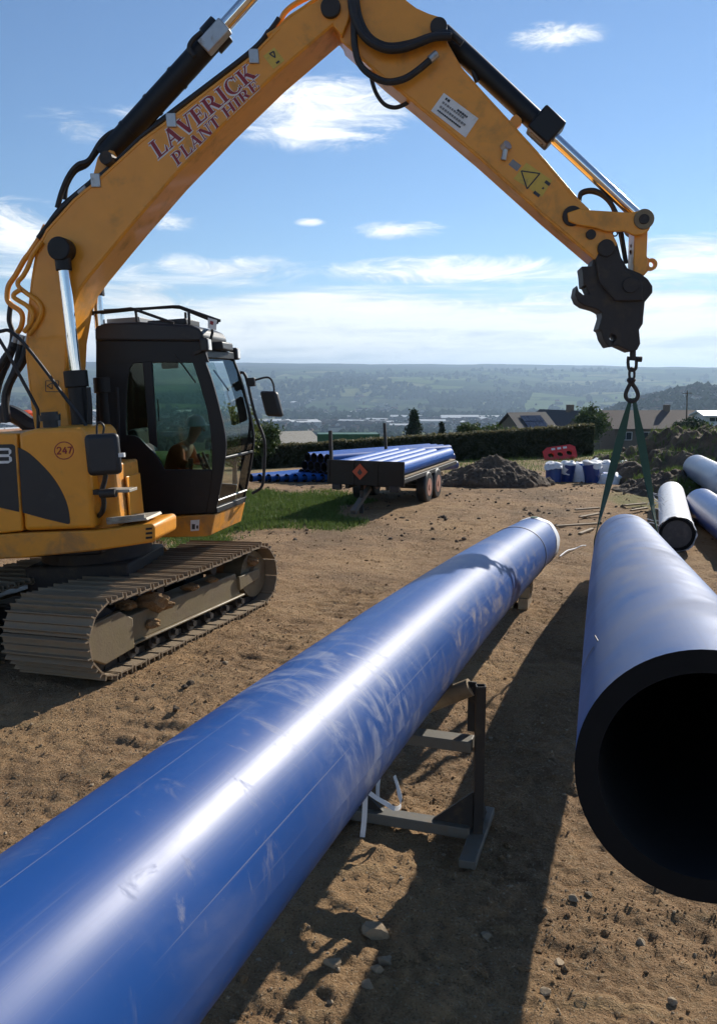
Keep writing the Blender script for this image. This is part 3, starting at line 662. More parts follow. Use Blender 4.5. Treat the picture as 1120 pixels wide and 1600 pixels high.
GL = {
 'L': (.82, stem(.12)+[bx(.3, .74, 0, .08), [(.62, .08), (.74, .08), (.78, .36), (.74, .36)]]),
 'A': (.95, [dg4(.08, 0, .43, 1, .08), dg4(.63, 0, .36, 1, .22), bx(.24, .66, .3, .38), bx(0, .26, 0, .06), bx(.54, .95, 0, .06)]),
 'V': (.92, [dg4(.38, 0, .08, 1, .22), dg4(.44, 0, .74, 1, .08), bx(-.02, .4, .94, 1), bx(.64, .92, .94, 1)]),
 'E': (.84, stem(.12)+[bx(.3, .72, 0, .08), bx(.3, .70, .92, 1), bx(.3, .55, .47, .55), [(.62, .08), (.72, .08), (.78, .34), (.74, .34)], [(.62, .92), (.70, .92), (.74, .68), (.70, .68)], bx(.53, .58, .36, .66)]),
 'R': (.95, stem(.12)+arcs(.42, .73, .34, .27, 90, -90, .19, .08, 8)+[bx(.3, .42, .92, 1), bx(.3, .42, .46, .54), dg4(.64, 0, .40, .48, .22), bx(.64, .97, 0, .06)]),
 'I': (.50, stem(.15)),
 'C': (.92, arcs(.50, .5, .44, .52, 50, 310, .20, .07, 16)+[bx(.76, .82, .66, .98), bx(.76, .82, .04, .28)]),
 'K': (.98, stem(.12)+[dg4(.32, .42, .70, 1, .09), dg4(.66, 0, .36, .56, .22), bx(.60, .90, .94, 1), bx(.60, 1.0, 0, .06)]),
 'P': (.82, stem(.12)+arcs(.42, .71, .36, .29, 90, -90, .19, .08, 8)+[bx(.3, .42, .92, 1), bx(.3, .42, .42, .5)]),
 'N': (1.0, [bx(.13, .21, 0, 1), bx(.77, .85, 0, 1), dg4(.66, 0, .10, 1, .22), bx(.02, .32, 0, .06), bx(-.02, .2, .94, 1), bx(.66, .96, .94, 1)]),
 'T': (.84, [bx(.31, .51, 0, 1), bx(.22, .6, 0, .06), bx(.04, .78, .92, 1), [(.0, .66), (.05, .66), (.12, .92), (.04, .92)], [(.77, .66), (.82, .66), (.78, .92), (.70, .92)]]),
 'H': (1.05, stem(.12)+stem(.70)+[bx(.3, .72, .46, .54)]),
 ' ': (.45, [])}
def word(name, text, bl, br, tl, tr_, v, parent, sh=(-.07, -.08)):
    tot = sum(GL[c][0] for c in text)
    def mp(x, y):
        a = x/tot; X = (1-a)*(1-y)*bl[0]+a*(1-y)*br[0]+(1-a)*y*tl[0]+a*y*tr_[0]; Y = (1-a)*(1-y)*bl[1]+a*(1-y)*br[1]+(1-a)*y*tl[1]+a*y*tr_[1]; return (X, Y)
    red = MB(); wh = MB(); x0 = 0; k = 0
    for c in text:
        for p in GL[c][1]:
            k += 1
            PR([mp(x0+x, y) for x, y in p], v-.004-.0002*(k % 12), v-.0035, red)
            for ddx, ddy in (sh, (sh[0]*.5, .05), (.04, sh[1]*.7)):
                k += 1
                PR([mp(x0+x+ddx, y+ddy) for x, y in p], v-.0012-.00006*(k % 30), v-.0008, wh)
        x0 += GL[c][0]
    o = red.build(name, M['red_print'], parent, smooth=0); wh.build('letter_outline', M['white'], parent, smooth=0); return o
word('lettering', 'LAVERICK', (247, 249), (404, 117), (232, 225), (388, 98), -.26, boom)
word('lettering', 'PLANT HIRE', (277, 260), (408, 136), (266, 243), (399, 123), -.26, boom)
def warn_sticker(parent, quad, tri, v, extra=()):
    s = decal('warning_sticker', [quad], v, M['sticker'], parent, t=.002)
    st = stroke(tri+[tri[0]], 2.0)
    for e in extra: st.append(e)
    decal('warning_symbol', st, v-.004, M['dark_print'], parent, t=.001); return s
def quadpx(cx, cy, w, h, ang):
    c, s = math.cos(R(ang)), math.sin(R(ang)); return [(cx+x*c-y*s, cy+x*s+y*c) for x, y in ((-w/2, -h/2), (w/2, -h/2), (w/2, h/2), (-w/2, h/2))]
warn_sticker(boom, quadpx(428, 91, 22, 26, -38), [(421, 84), (428, 80), (430, 90)], -.26, [quadpx(434, 97, 6, 3, -38)])
decal('warning_symbol', stroke([(72, 595), (92, 595), (92, 612), (72, 612), (72, 595)], 1)+stroke([(74, 603), (82, 598), (82, 608), (74, 603)], 1.2), -.26, M['dark_print'], boom, t=.001)
dm = MB()
PR([(84, 655), (95, 645), (95, 668), (84, 668)], -.2645, -.2615, dm); dm.build('data_plate', M['grey'], boom, smooth=0)
# weld beads along the girder edges
for P in ([(52, 640), (43, 555), (45, 500), (51, 441), (59, 393), (74, 362), (117, 314), (152, 285), (222, 221), (267, 188), (392, 92), (437, 45)], [(520, 36), (428, 115), (348, 193), (268, 277), (203, 352), (170, 392), (140, 429), (122, 453), (112, 480), (103, 534), (101, 580), (103, 640)]):
    MB().tube([T(x, y, -.2605) for x, y in P], .007, 6).build('weld_bead', M['yellow'], boom)
# pin bosses
def boss(px, py, r, v0, v1, m, name='pin', parent=None, n=24):
    a = T(px, py, v0); return MB().cyl(a, Vector((a.x, v1, a.z)), r, n).build(name, m, parent or ex, bevel=.006)
boss(516, 10, .10, -.31, .31, M['iron'], 'pin', boom)
boss(165, 246, .07, -.30, .30, M['iron'], 'pin', boom)
lug = PR([(144, 281), (153, 246), (164, 232), (178, 236), (182, 250), (196, 240)], -.12, .12).build('lug', M['yellow'], boom, bevel=.01)
# steel feed pipes along the back of the boom
def pipe_px(P, v, r, m, name, parent, n=10):
    return MB().tube(spline([T(x, y, v) for x, y in P], 5), r, n).build(name, m, parent)
pipe_px([(72, 352), (62, 372), (47, 395), (38, 407), (25, 430), (14, 447), (12, 467), (18, 476), (32, 486), (36, 497), (33, 512), (27, 520)], -.10, .030, M['yellow'], 'feed_pipe', boom)
pipe_px([(66, 378), (52, 398), (44, 418), (36, 432), (29, 440), (30, 448), (42, 458), (58, 470), (65, 482), (63, 496), (55, 510), (45, 523)], -.285, .026, M['yellow'], 'feed_pipe', boom)
pipe_px([(34, 452), (24, 458), (22, 464), (30, 470), (43, 478), (51, 490), (48, 505), (38, 519)], -.31, .026, M['yellow'], 'feed_pipe', boom)
for x, y in ((27, 521), (36, 524), (45, 526)): 
    a = T(x, y, -.2); MB().cyl(a, T(x-4, y+14, -.2), .035, 8).build('hose_fitting', M['steel'], boom)
for P, v, r in (([(25, 530), (14, 560), (-2, 600), (-10, 650)], -.15, .045), ([(34, 536), (26, 575), (12, 610), (6, 660)], -.15, .045), ([(43, 538), (36, 565), (20, 590), (9, 620), (12, 660)], -.18, .045), ([(17, 478), (15, 500), (20, 520), (16, 545), (0, 570)], .1, .03),
                ([(20, 545), (8, 560), (-10, 590)], -.3, .04)):
    pipe_px(P, v, r, M['rubber'], 'hose', ex)
pipe_px([(-6, 650), (12, 645), (30, 652), (48, 664), (62, 668)], .2, .10, M['rubber'], 'hose', ex)
# hoses along the top edge
pipe_px([(60, 372), (90, 334), (120, 305), (152, 279), (190, 245), (222, 214), (266, 180), (330, 130), (390, 84), (408, 66), (428, 40), (436, 28)], -.17, .026, M['rubber'], 'hose', boom)
pipe_px([(75, 352), (100, 320), (152, 276), (222, 211), (266, 177), (390, 82), (420, 48)], .05, .026, M['rubber'], 'hose', boom)
pipe_px([(90, 325), (97, 300), (108, 275), (122, 258), (140, 250), (158, 222), (178, 206), (200, 204)], -.05, .030, M['rubber'], 'hose', boom)
pipe_px([(102, 312), (105, 290), (118, 268), (136, 258), (150, 240), (160, 226)], .06, .026, M['rubber'], 'hose', boom)
pipe_px([(430, 44), (437, 36), (445, 20), (462, 6), (490, -8)], -.12, .028, M['yellow'], 'feed_pipe', boom)
pipe_px([(418, 56), (436, 44), (452, 28), (476, 12), (500, -6)], -.2, .022, M['yellow'], 'feed_pipe', boom)
for x, y in ((150, 282), (268, 188), (397, 88)):
    a = T(x, y, -.27); MB().obox(a, EXM.inverted() @ Vector((.05, 0, 0)), (0, .015, 0), (0, 0, .07)).build('hose_clip', M['steel'], boom, bevel=.006)
MB().cyl(T(124, 303, -.22), T(135, 293, -.22), .03, 8).build('hose_fitting', M['steel'], boom)
# --- cylinders
def cylinder(name, a, b, mid, rb, rr, m_b=None):
    a, b = Vector(a), Vector(b); d = (b-a); m_ = a+d*mid; t = d.normalized()
    o = MB().cyl(a, m_, rb, 28).build(name, m_b or M['black'], ex, bevel=.006)
    MB().cyl(m_-t*.16, m_+t*.02, rb*1.28, 28).build('gland', M['black'], o, bevel=.008)
    MB().cyl(m_+t*.021, b, rr, 28).build('rod', M['chrome'], o)
    return o
for v, top, bot in ((-.36, (97, 390), (132, 705)), (.36, (150, 432), (173, 712))):
    a, b = T(*bot, v), T(*top, v); md = 1-(b-T(118 if v < 0 else 168, 582 if v < 0 else 592, v)).length/(b-a).length
    c_ = cylinder('boom_cylinder', a, b, md, .10, .062)
    t = (a-b).normalized(); MB().cyl(b-t*.02, b+t*.22, .085, 20).build('rod_eye', M['black'], c_, bevel=.008)
    MB().cyl(b-Vector((0, .09, 0)), b+Vector((0, .09, 0)), .125, 24).build('rod_eye', M['black'], c_, bevel=.012)
    pipe_px([(138 if v < 0 else 184, 605), (141 if v < 0 else 186, 640), (140 if v < 0 else 187, 700)], v-.06, .028, M['rubber'], 'hose', c_)
cs_ = cylinder('dipper_cylinder', T(165, 246, 0), T(560, -190, 0), .475, .125, .072)
t = (T(560, -190, 0)-T(165, 246, 0)).normalized(); q = T(336, 58, -.13)
MB().obox(q, t*.16, (0, .06, 0), t.cross(Vector((0, 1, 0)))*.085).build('valve_block', M['steel'], cs_, bevel=.012)
pipe_px([(305, 88), (296, 75), (302, 62), (316, 50)], -.16, .026, M['rubber'], 'hose', cs_)
for k in (.1, .2, .3): 
    q = T(165, 246, 0).lerp(T(560, -190, 0), k); MB().cyl(q-t*.02, q+t*.02, .134, 24).build('clamp_band', M['black'], cs_)

# --- dipper arm
dip_pts = [(532, 64), (524, 30), (530, -20), (548, -80), (590, -130), (625, -110), (622, -40), (634, 0), (650, 12), (670, 21), (690, 27), (697, 42), (699, 66), (720, 104), (760, 149), (795, 187), (852, 250), (904, 311), (928, 334), (950, 352), (964, 380), (957, 398), (942, 406), (926, 405), (850, 340), (750, 250), (645, 161), (600, 125)]
dip = PR(dip_pts, -.20, .20).build('dipper_arm', M['yellow'], ex, bevel=.010)
for P in ([(540, 68), (602, 121), (647, 157), (752, 246), (852, 336), (926, 400)], [(702, 74), (722, 110), (762, 155), (797, 193), (850, 254), (900, 314)]):
    MB().tube([T(x, y, -.2005) for x, y in P], .006, 6).build('weld_bead', M['yellow'], dip)
boss(894, 337, .10, -.23, .23, M['iron'], 'pin', dip); boss(923, 366, .05, -.225, .225, M['iron'], 'pin', dip); boss(947, 387, .085, -.24, .24, M['iron'], 'pin', dip)
boss(685, 40, .085, -.24, .24, M['iron'], 'pin', dip)
wp = decal('maker_plate', [[(693, 145), (747, 185), (727, 215), (673, 173)]], -.20, M['white'], dip, t=.003)
def along(p0, d, n, w, gap, h, perp):
    out = []; x = 0
    for i in range(n):
        ww = w*random.uniform(.6, 1.3); a = (p0[0]+d[0]*x, p0[1]+d[1]*x); b = (a[0]+d[0]*ww, a[1]+d[1]*ww)
        out.append([a, b, (b[0]+perp[0]*h, b[1]+perp[1]*h), (a[0]+perp[0]*h, a[1]+perp[1]*h)]); x += ww+gap
    return out
dr, pp = (.80, .60), (-.56, .83)
txt = along((697, 152), dr, 2, 4, 1, 4, pp)+along((715, 170), dr, 5, 4, .7, 3.2, pp)
decal('plate_print', txt+along((684, 171), dr, 13, 2.8, .8, 2.4, pp), -.205, M['dark_print'], dip, t=.001)
decal('plate_print', along((692, 158), dr, 10, 3.3, 1.2, 3.4, pp)+along((688, 164.5), dr, 11, 3.2, 1.2, 3.4, pp), -.205, M['grey'], dip, t=.001)
decal('plate_print', [quadpx(804, 258, 17, 11, 38)], -.20, M['grey'], dip, t=.001)
warn_sticker(dip, [(822, 254), (862, 282), (846, 308), (802, 279)], [(814, 267), (843, 271), (823, 295)], -.20, [quadpx(855, 286, 9, 5, 38), quadpx(848, 294, 3, 3, 38), quadpx(838, 303, 11, 5, 38)])
pt_ = PR([(792, 193), (800, 182), (806, 178), (814, 180), (815, 192), (806, 201)], -.05, .05).build('lug', M['yellow'], dip, bevel=.006)
MB().cyl(T(787, 232, -.2), T(793, 226, -.24), .05, 10).build('grease_fitting', M['steel'], dip); MB().cyl(T(786, 250, -.23), T(790, 230, -.23), .028, 10).build('grease_fitting', M['steel'], dip)
# bucket cylinder
bc = cylinder('bucket_cylinder', T(690, 52, 0), T(1003, 345, 0), .535, .105, .060)
q = T(852, 200, 0); t = (T(1003, 345, 0)-T(690, 52, 0)).normalized(); MB().obox(q, t*.14, (0, .14, 0), t.cross(Vector((0, 1, 0)))*.14).build('gland_block', M['black'], bc, bevel=.02)
# hoses hanging at the elbow
pipe_px([(549, -30), (549, 0), (553, 25), (565, 52), (582, 68), (604, 77), (628, 76), (652, 68), (678, 58), (705, 57)], -.33, .040, M['rubber'], 'hose', dip)
pipe_px([(556, -30), (557, 5), (564, 35), (580, 60), (606, 72), (640, 68), (672, 57), (700, 52), (722, 68)], -.27, .034, M['rubber'], 'hose', dip)
pipe_px([(554, -30), (553, 30), (554, 70), (562, 100), (580, 118), (605, 128), (632, 123), (655, 108), (676, 90)], -.31, .034, M['rubber'], 'hose', dip)
pipe_px([(578, 105), (582, 130), (590, 150), (602, 164), (618, 168), (634, 162), (641, 156)], -.05, .022, M['rubber'], 'hose', dip)
pipe_px([(716, 60), (732, 85), (738, 110), (745, 128)], -.05, .024, M['rubber'], 'hose', dip)
MB().cyl(T(671, 94, -.31), T(682, 84, -.3), .042, 10).build('hose_fitting', M['steel'], dip)
pipe_px([(905, 312), (906, 302), (916, 297), (932, 298), (950, 312), (961, 330), (968, 350), (973, 380), (978, 412)], -.02, .020, M['rubber'], 'hose', dip)
pipe_px([(905, 314), (908, 304), (922, 300), (940, 306), (955, 322), (965, 350), (972, 385), (977, 412)], .04, .020, M['rubber'], 'hose', dip)
# tipping lever, link
for v0, v1 in ((-.255, -.205), (.205, .255)):
    PR([(905, 326), (920, 328), (985, 332), (1003, 328), (1016, 333), (1019, 347), (1013, 360), (1004, 366), (990, 368), (975, 361), (948, 362), (930, 356), (905, 352), (888, 346), (886, 332)], v0, v1).build('tipping_lever', M['yellow'], ex, bevel=.01)
boss(1006, 342, .10, -.275, .275, M['frame'], 'pin'); boss(1006, 342, .05, -.285, .285, M['iron'], 'pin')
link = PR([(991, 350), (1012, 350), (1010, 400), (1012, 404), (1010, 420), (1006, 431), (989, 424)], -.15, .15).build('tipping_link', M['yellow'], ex, bevel=.01)
a = T(1017, 413, -.03); MB().hollow(a, a+Vector((0, .06, 0)), .062, .028, 20).build('lug', M['yellow'], link); PR([(1009, 402), (1014, 404), (1013, 422), (1007, 429)], -.028, .028).build('lug', M['yellow'], link)
for x, y in ((989, 384), (988, 394), (960, 365)):
    c = T(x, y, 0); MB().tube([c+Vector((math.cos(a)*.026, 0, math.sin(a)*.026)) for a in [i*math.pi/6 for i in range(12)]], .008, 6, closed=True).build('ring', M['iron'], link)
cp = [(926, 405), (925, 416), (908, 416), (910, 428), (911.5, 447), (915, 446), (921, 459), (912, 461.5), (904, 455), (901, 445), (898, 460), (902.5, 471), (912, 477.5), (930, 482.5), (939, 487.5), (940, 495), (934, 515), (938, 516), (942, 530), (950, 542.5), (956.8, 541.3), (956.8, 534), (952.5, 531), (952, 526), (955.5, 522.5), (960, 523.5), (962.5, 528), (961, 532), (957.2, 534), (957.2, 541.2), (964, 540), (985, 549.5), (995, 547), (1000, 537), (998, 515), (1004, 506), (1005, 492), (1007, 472), (1019, 457), (1019, 447), (1012, 436), (1000, 427), (980, 419), (970, 402), (964, 380), (955, 372), (944, 370), (934, 378)]
cpl = PR(cp, -.17, .17).build('quick_coupler', M['iron'], ex, bevel=.012)
PR([(945, 375), (962, 384), (975, 420), (1003, 440), (1004, 470), (960, 470), (935, 440), (930, 405)], -.215, .215).build('side_plate', M['iron'], cpl, bevel=.012)
boss(947, 387, .085, -.25, .25, M['iron'], 'pin', cpl); boss(985, 445, .08, -.24, .24, M['iron'], 'pin', cpl)

# --- cab
V0, V1 = .28, 1.22
cab = PR([(150, 806), (187, 805), (336, 800), (337, 796), (325, 796), (187, 799), (150, 800)], V0+.03, V1-.02).build('cab', M['black'], ex, bevel=.006)     # floor
def side(name, pts, v, th=.05, m='black', shift=0.0):
    mb = MB(); mb.prism([T(x, y, V0)+Vector((shift, v-V0, 0)) for x, y in pts], (0, th, 0)); return mb.build(name, M[m], cab, bevel=.008)
A_OUT = curve2([(312, 545), (330, 590), (346, 650), (353, 689), (351, 720), (343, 770), (336, 802)], 4)
A_IN = curve2([(322, 802), (331, 735), (327, 660), (312, 600), (296, 553)], 4)
side('pillar', A_OUT+A_IN, V0)
side('pillar', [(222, 560), (237, 560), (246, 700), (233, 692)], V0+.004, .04)
side('pillar', curve2([(150, 560), (212, 562)], 1)+curve2([(203, 575), (199, 600), (197, 660), (199, 690)], 3)+[(150, 700)], V0+.002)
door = side('side_panel', [(150, 694), (189, 679)]+curve2([(205, 680), (216, 683), (228, 695), (244, 711), (252, 724), (257, 734)], 3)+[(334, 734), (343, 770), (336, 802), (187, 807), (150, 808)], V0+.003, .045)
side('header', [(150, 530), (316, 533), (326, 566), (300, 567), (233, 566), (150, 572)], V0+.001)
# far side
FS = .12
side('pillar', A_OUT+A_IN, V1, shift=FS)
side('pillar', [(150, 560), (190, 562), (186, 700), (150, 700)], V1+.002)
side('side_panel', [(150, 770), (200, 765), (290, 768), (339, 772), (336, 802), (187, 807), (150, 808)], V1+.003, shift=.0)
side('header', [(150, 530), (316, 533), (326, 560), (300, 561), (150, 566)], V1+.001, shift=.0)
side('rear_panel', [(150, 690), (153, 690), (153, 808), (150, 808)], V0+.05, .86)
# glazing
def pane(name, pts, v, m='glass'):
    return MB().prism([T(x, y, V0)+Vector((0, v-V0, 0)) for x, y in pts], (0, .006, 0)).build(name, M[m], cab, smooth=0)
pane('side_window', [(196, 562), (224, 563), (236, 690), (228, 694), (214, 682), (196, 680)], V0+.022)
pane('side_window', [(234, 563), (299, 563), (314, 604), (328, 662), (331, 735), (256, 735), (243, 712)], V0+.024)
pane('side_window', [(192, 562), (299, 563), (314, 604), (328, 662), (331, 770), (256, 768), (190, 765)], V1+.022, 'glass_clear')
def front(name, P, m, v0=V0+.02, v1=V1+.03, eps=.012):
    mb = MB(); n = len(P)
    a = [T(x, y, V0)+Vector((-eps, v0-V0, 0)) for x, y in P]; b = [T(x, y, V0)+Vector((FS-eps, v1-V0, 0)) for x, y in P]
    mb.add(a+b, [(i, i+1, n+i+1, n+i) for i in range(n-1)]); return mb.build(name, M[m], cab)
front('windscreen', [p for p in A_OUT if p[1] < 718], 'glass_clear')
front('lower_windscreen', [p for p in A_OUT if p[1] > 712], 'glass_clear')
def cross(name, px, py, r, m='black', du=-.02):
    a = T(px, py, V0)+Vector((du, .02, 0)); b = T(px, py, V0)+Vector((FS+du, V1-V0+.02, 0)); return MB().bar(a, b, r, r).build(name, M[m], cab, bevel=.01)
cross('crossbar', 315, 553, .09); cross('crossbar', 352, 716, .035); cross('sill', 337, 798, .07); cross('crossbar', 343, 782, .02, 'steel')
# roof
rf = MB(); rp = [(150, 533), (150, 511), (165, 505), (220, 503), (300, 508), (314, 514), (320, 526), (316, 534)]
rf.prism([T(x, y, V0)+Vector((0, -.03, 0)) for x, y in rp], (0, V1-V0+.11, 0)); roof = rf.build('roof', M['plastic'], cab, bevel=.03, seg=3)
mb = MB(); a = T(208, 503, .5); mb.box(a.x-.30, a.x+.1, .45, 1.0, a.z-.02, a.z+.05); mb.build('roof_hatch', M['grey'], roof, bevel=.01)
mb = MB(); a = T(265, 505, .5); mb.box(a.x-.25, a.x+.22, .45, 1.0, a.z-.03, a.z+.04); mb.build('roof_hatch', M['plastic'], roof, bevel=.012)
# roof guard rail
def rail(P, v): return MB().tube([T(x, y, v) for x, y in P], .017, 8).build('roof_rail', M['rubber'], roof)
rail(curve2([(100, 492), (141, 489), (205, 482), (212, 484), (272, 505)], 1), V0+.0)
rail([(100, 496), (141, 491), (206, 484), (270, 479), (280, 479), (343, 501)], V0+.05)
rail([(120, 487), (270, 480), (282, 481), (336, 503)], V1)
rail([(212, 484), (217, 520)], V0+.02); rail([(295, 486), (297, 520)], V0+.02); rail([(331, 505), (332, 520), (329, 532)], V0+.05); rail([(290, 488), (291, 515)], V1); rail([(338, 502), (340, 506)], V0+.05)
a = T(343, 501, V0+.05); MB().bar(a, T(336, 503, V1), .03, .03).build('roof_rail', M['rubber'], roof)
mb = MB(); PR([(325, 496), (339, 500), (338, 516), (325, 513)], V0+.0, V0+.006, mb); sg = mb.build('load_sign', M['white'], roof, smooth=0)
decal('sign_print', [[(329, 501), (334, 502.5), (333, 508), (328, 506.5)]], V0-.001, M['red_print'], sg, t=.001)
# work lights
def lamp(px, py, v):
    c = T(px, py, v); o = MB().obox(c, (.05, 0, 0), (0, .075, 0), (0, 0, .075)).build('work_light', M['plastic'], cab, bevel=.02)
    MB().obox(c+Vector((.052, 0, 0)), (.006, 0, 0), (0, .062, 0), (0, 0, .062)).build('lens', M['lamp'], o, bevel=.004)
    MB().bar(c-Vector((.05, 0, .06)), c-Vector((.14, 0, .09)), .03, .03).build('bracket', M['iron'], o)
lamp(321, 539, V0-.02); lamp(367, 553, V1+.12)
mb = MB(); a = T(340, 543, .95); mb.box(a.x-.1, a.x+.16, .6, 1.1, a.z-.05, a.z+.05); mb.build('visor', M['plastic'], cab, bevel=.02)
# wipers, inner mirror, grab handles
MB().tube([T(273, 553, V0+.0), T(306, 598, V0+.03)], .010, 6).build('strut', M['iron'], cab)
MB().tube([T(334, 578, .75), T(358, 611, .8)], .012, 6).build('strut', M['iron'], cab)
mb = MB(); c = T(266, 570, .6); mb.obox(c, (.09, .02, 0), (0, .04, 0), (0, 0, .045)); mb.build('inside_mirror', M['plastic'], cab, bevel=.015)
MB().tube([T(238, 625, 1.0), T(247, 625, 1.0), T(249, 658, 1.0), T(240, 659, 1.0)], .010, 6).build('grab_handle', M['rubber'], cab)
vv = V1+.10
MB().tube(spline([T(374, 583, vv), T(384, 588, vv), T(398, 646, vv), T(411, 680, vv), T(414, 700, vv), T(412, 745, vv), T(408, 762, vv), T(394, 771, vv)], 4), .019, 8).build('grab_rail', M['rubber'], cab)
fm = MB(); c = T(425, 631, vv+.12); fm.obox(c, (.115, -.02, -.01), (.01, .05, 0), (.03*-1, 0, .165)); fmo = fm.build('mirror', M['plastic'], cab, bevel=.04, seg=3)
MB().tube(spline([T(391, 597, vv), T(405, 592, vv+.04), T(420, 590, vv+.1), T(427, 600, vv+.12), T(429, 618, vv+.1)], 4), .013, 8).build('mirror_arm', M['rubber'], fmo)
c = T(393, 597, vv); MB().obox(c, (.05, 0, 0), (0, .04, 0), (0, 0, .055)).build('mirror_clamp', M['plastic'], fmo, bevel=.012)
# cab base in yellow with the chamfered nose, foot valve hoses
bs = MB(); a = [T(x, y, V0)+Vector((0, -.012, 0)) for x, y in ((235, 809), (337, 803), (330, 836), (322, 838), (240, 840))]
nb = len(a); b = [p+Vector((0 if i in (0, 4) else FS, V1-V0+.07, 0)) for i, p in enumerate(a)]
bs.add(a+b, [tuple(range(nb)), tuple(range(2*nb-1, nb-1, -1))]+[(i, nb+i, nb+(i+1) % nb, (i+1) % nb) for i in range(nb)])
base = bs.build('cab_base', M['yellow_low'], ex, bevel=.012)
mb = MB(); PR([(255, 813), (312, 810), (311, 829), (256, 832)], V0-.019, V0-.014, mb); mb.build('base_label', M['yellow_low'], base, smooth=0)
decal('base_label', [[(298, 813), (312, 812), (311, 829), (298, 830)]], V0-.021, M['white'], base, t=.001)
decal('label_print', [[(300, 819), (305, 819), (305, 827), (300, 827)], [(307, 821), (310, 821), (310, 826), (307, 826)]], V0-.025, M['dark_print'], base, t=.001)
MB().tube(spline([T(384, 776, V1+.05), T(377, 790, V1+.05), T(372, 803, V1+.08), T(366, 806, V1+.1)], 3), .018, 6).build('hose', M['rubber'], base)
# seat and controls inside
se = MB(); se.box(.42, .92, .48, 1.02, 1.45, 1.60); st_ = se.build('seat', M['seat'], cab, bevel=.05, seg=3)
MB().obox((.40, .75, 1.98), (.07, 0, .01), (0, .25, 0), (-.05, 0, .36)).build('backrest', M['seat'], st_, bevel=.05, seg=3)
MB().box(.48, .8, .56, .94, 1.34, 1.45).build('pedestal', M['plastic'], st_, bevel=.03)
for v in (.42, 1.08):
    MB().box(.5, 1.05, v-.06, v+.06, 1.5, 1.74).build('console', M['plastic'], st_, bevel=.03)
    MB().tube([(1.04, v, 1.72), (1.08, v, 1.84), (1.09, v, 1.96)], [.02, .022, .034], 10).build('joystick', M['plastic'], st_)
MB().tube([(1.25, .62, 1.4), (1.2, .62, 1.75), (1.12, .62, 2.0)], .02, 8).build('travel_lever', M['plastic'], st_); MB().tube([(1.25, .82, 1.4), (1.2, .82, 1.75), (1.12, .82, 2.0)], .02, 8).build('travel_lever', M['plastic'], st_)
MB().obox((1.42, .36, 2.2), (.03, 0, .01), (0, .02, 0), (0, 0, .3)).build('monitor', M['plastic'], cab, bevel=.03)

# --- operator: seated figure leaning towards the windscreen
def skin_body(name, joints, edges, m, parent=None, sub=2):
    me = bpy.data.meshes.new(name); me.from_pydata([j[0] for j in joints], edges, []); o = bpy.data.objects.new(name, me); COL.objects.link(o)
    sk = o.modifiers.new('skin', 'SKIN'); sv = me.skin_vertices[0].data if len(me.skin_vertices) else me.skin_vertices.new(name='skin').data
    for i, j in enumerate(joints): sv[i].radius = (j[1], j[1] if len(j) < 3 else j[2])
    sv[0].use_root = True; o.modifiers.new('sub', 'SUBSURF').levels = sub; o.modifiers['sub'].render_levels = sub; me.materials.append(m)
    me.polygons.foreach_set('use_smooth', [True]*len(me.polygons))
    if parent: o.parent = parent
    return o
SK = [((.66, .75, 1.68), .14, .12), ((.76, .75, 1.86), .14, .11), ((.90, .75, 2.04), .15, .11), ((.985, .75, 2.13), .06), ((1.03, .75, 2.19), .055), ((1.08, .75, 2.29), .095, .085), ((1.10, .75, 2.36), .078),
      ((.90, .55, 2.07), .07), ((.95, .47, 1.88), .054), ((1.06, .45, 1.88), .042), ((1.10, .45, 1.92), .038), ((.90, .95, 2.07), .07), ((.95, 1.03, 1.88), .054), ((1.06, 1.05, 1.88), .042), ((1.10, 1.05, 1.92), .038),
      ((.70, .66, 1.68), .09), ((1.08, .64, 1.72), .078), ((1.16, .64, 1.52), .056), ((1.18, .64, 1.41), .046), ((1.30, .64, 1.39), .042), ((.70, .84, 1.68), .09), ((1.08, .86, 1.72), .078), ((1.16, .86, 1.52), .056), ((1.18, .86, 1.41), .046), ((1.30, .86, 1.39), .042)]
ED = [(0, 1), (1, 2), (2, 3), (3, 4), (4, 5), (5, 6), (2, 7), (7, 8), (8, 9), (9, 10), (2, 11), (11, 12), (12, 13), (13, 14), (0, 15), (15, 16), (16, 17), (17, 18), (18, 19), (0, 20), (20, 21), (21, 22), (22, 23), (23, 24)]
per = empty('person', EC, EXM.to_euler()); tag(per, 'operator in orange workwear and white hard hat seated in the cab', 'person')
skin_body('body', SK, ED, M['skin'], per)
KEEP = [0, 1, 2, 7, 8, 9, 11, 12, 13, 15, 16, 17, 18, 20, 21, 22, 23]; ix = {k: i for i, k in enumerate(KEEP)}
skin_body('workwear', [(SK[k][0], SK[k][1]+.016, (SK[k][2] if len(SK[k]) > 2 else SK[k][1])+.016) for k in KEEP], [(ix[a], ix[b]) for a, b in ED if a in ix and b in ix], M['hiviz'], per)
hm_ = MB().tube([(1.085, .75, 2.335), (1.085, .75, 2.385), (1.085, .75, 2.44), (1.085, .75, 2.47)], [.122, .119, .09, .03], 18); hm_.tube([(1.105, .75, 2.328), (1.105, .75, 2.342)], [.15, .145], 18); hm_.build('hard_hat', M['helmet'], per)
fc = MB()
for v in (-.032, .032): fc.tube([(1.165, .75+v, 2.305), (1.177, .75+v, 2.305)], [.013, .009], 8)
fc.build('eyes', M['dark_print'], per); MB().tube([(1.165, .75, 2.305), (1.193, .75, 2.27), (1.17, .75, 2.265)], [.009, .015, .009], 8).build('nose', M['skin'], per)

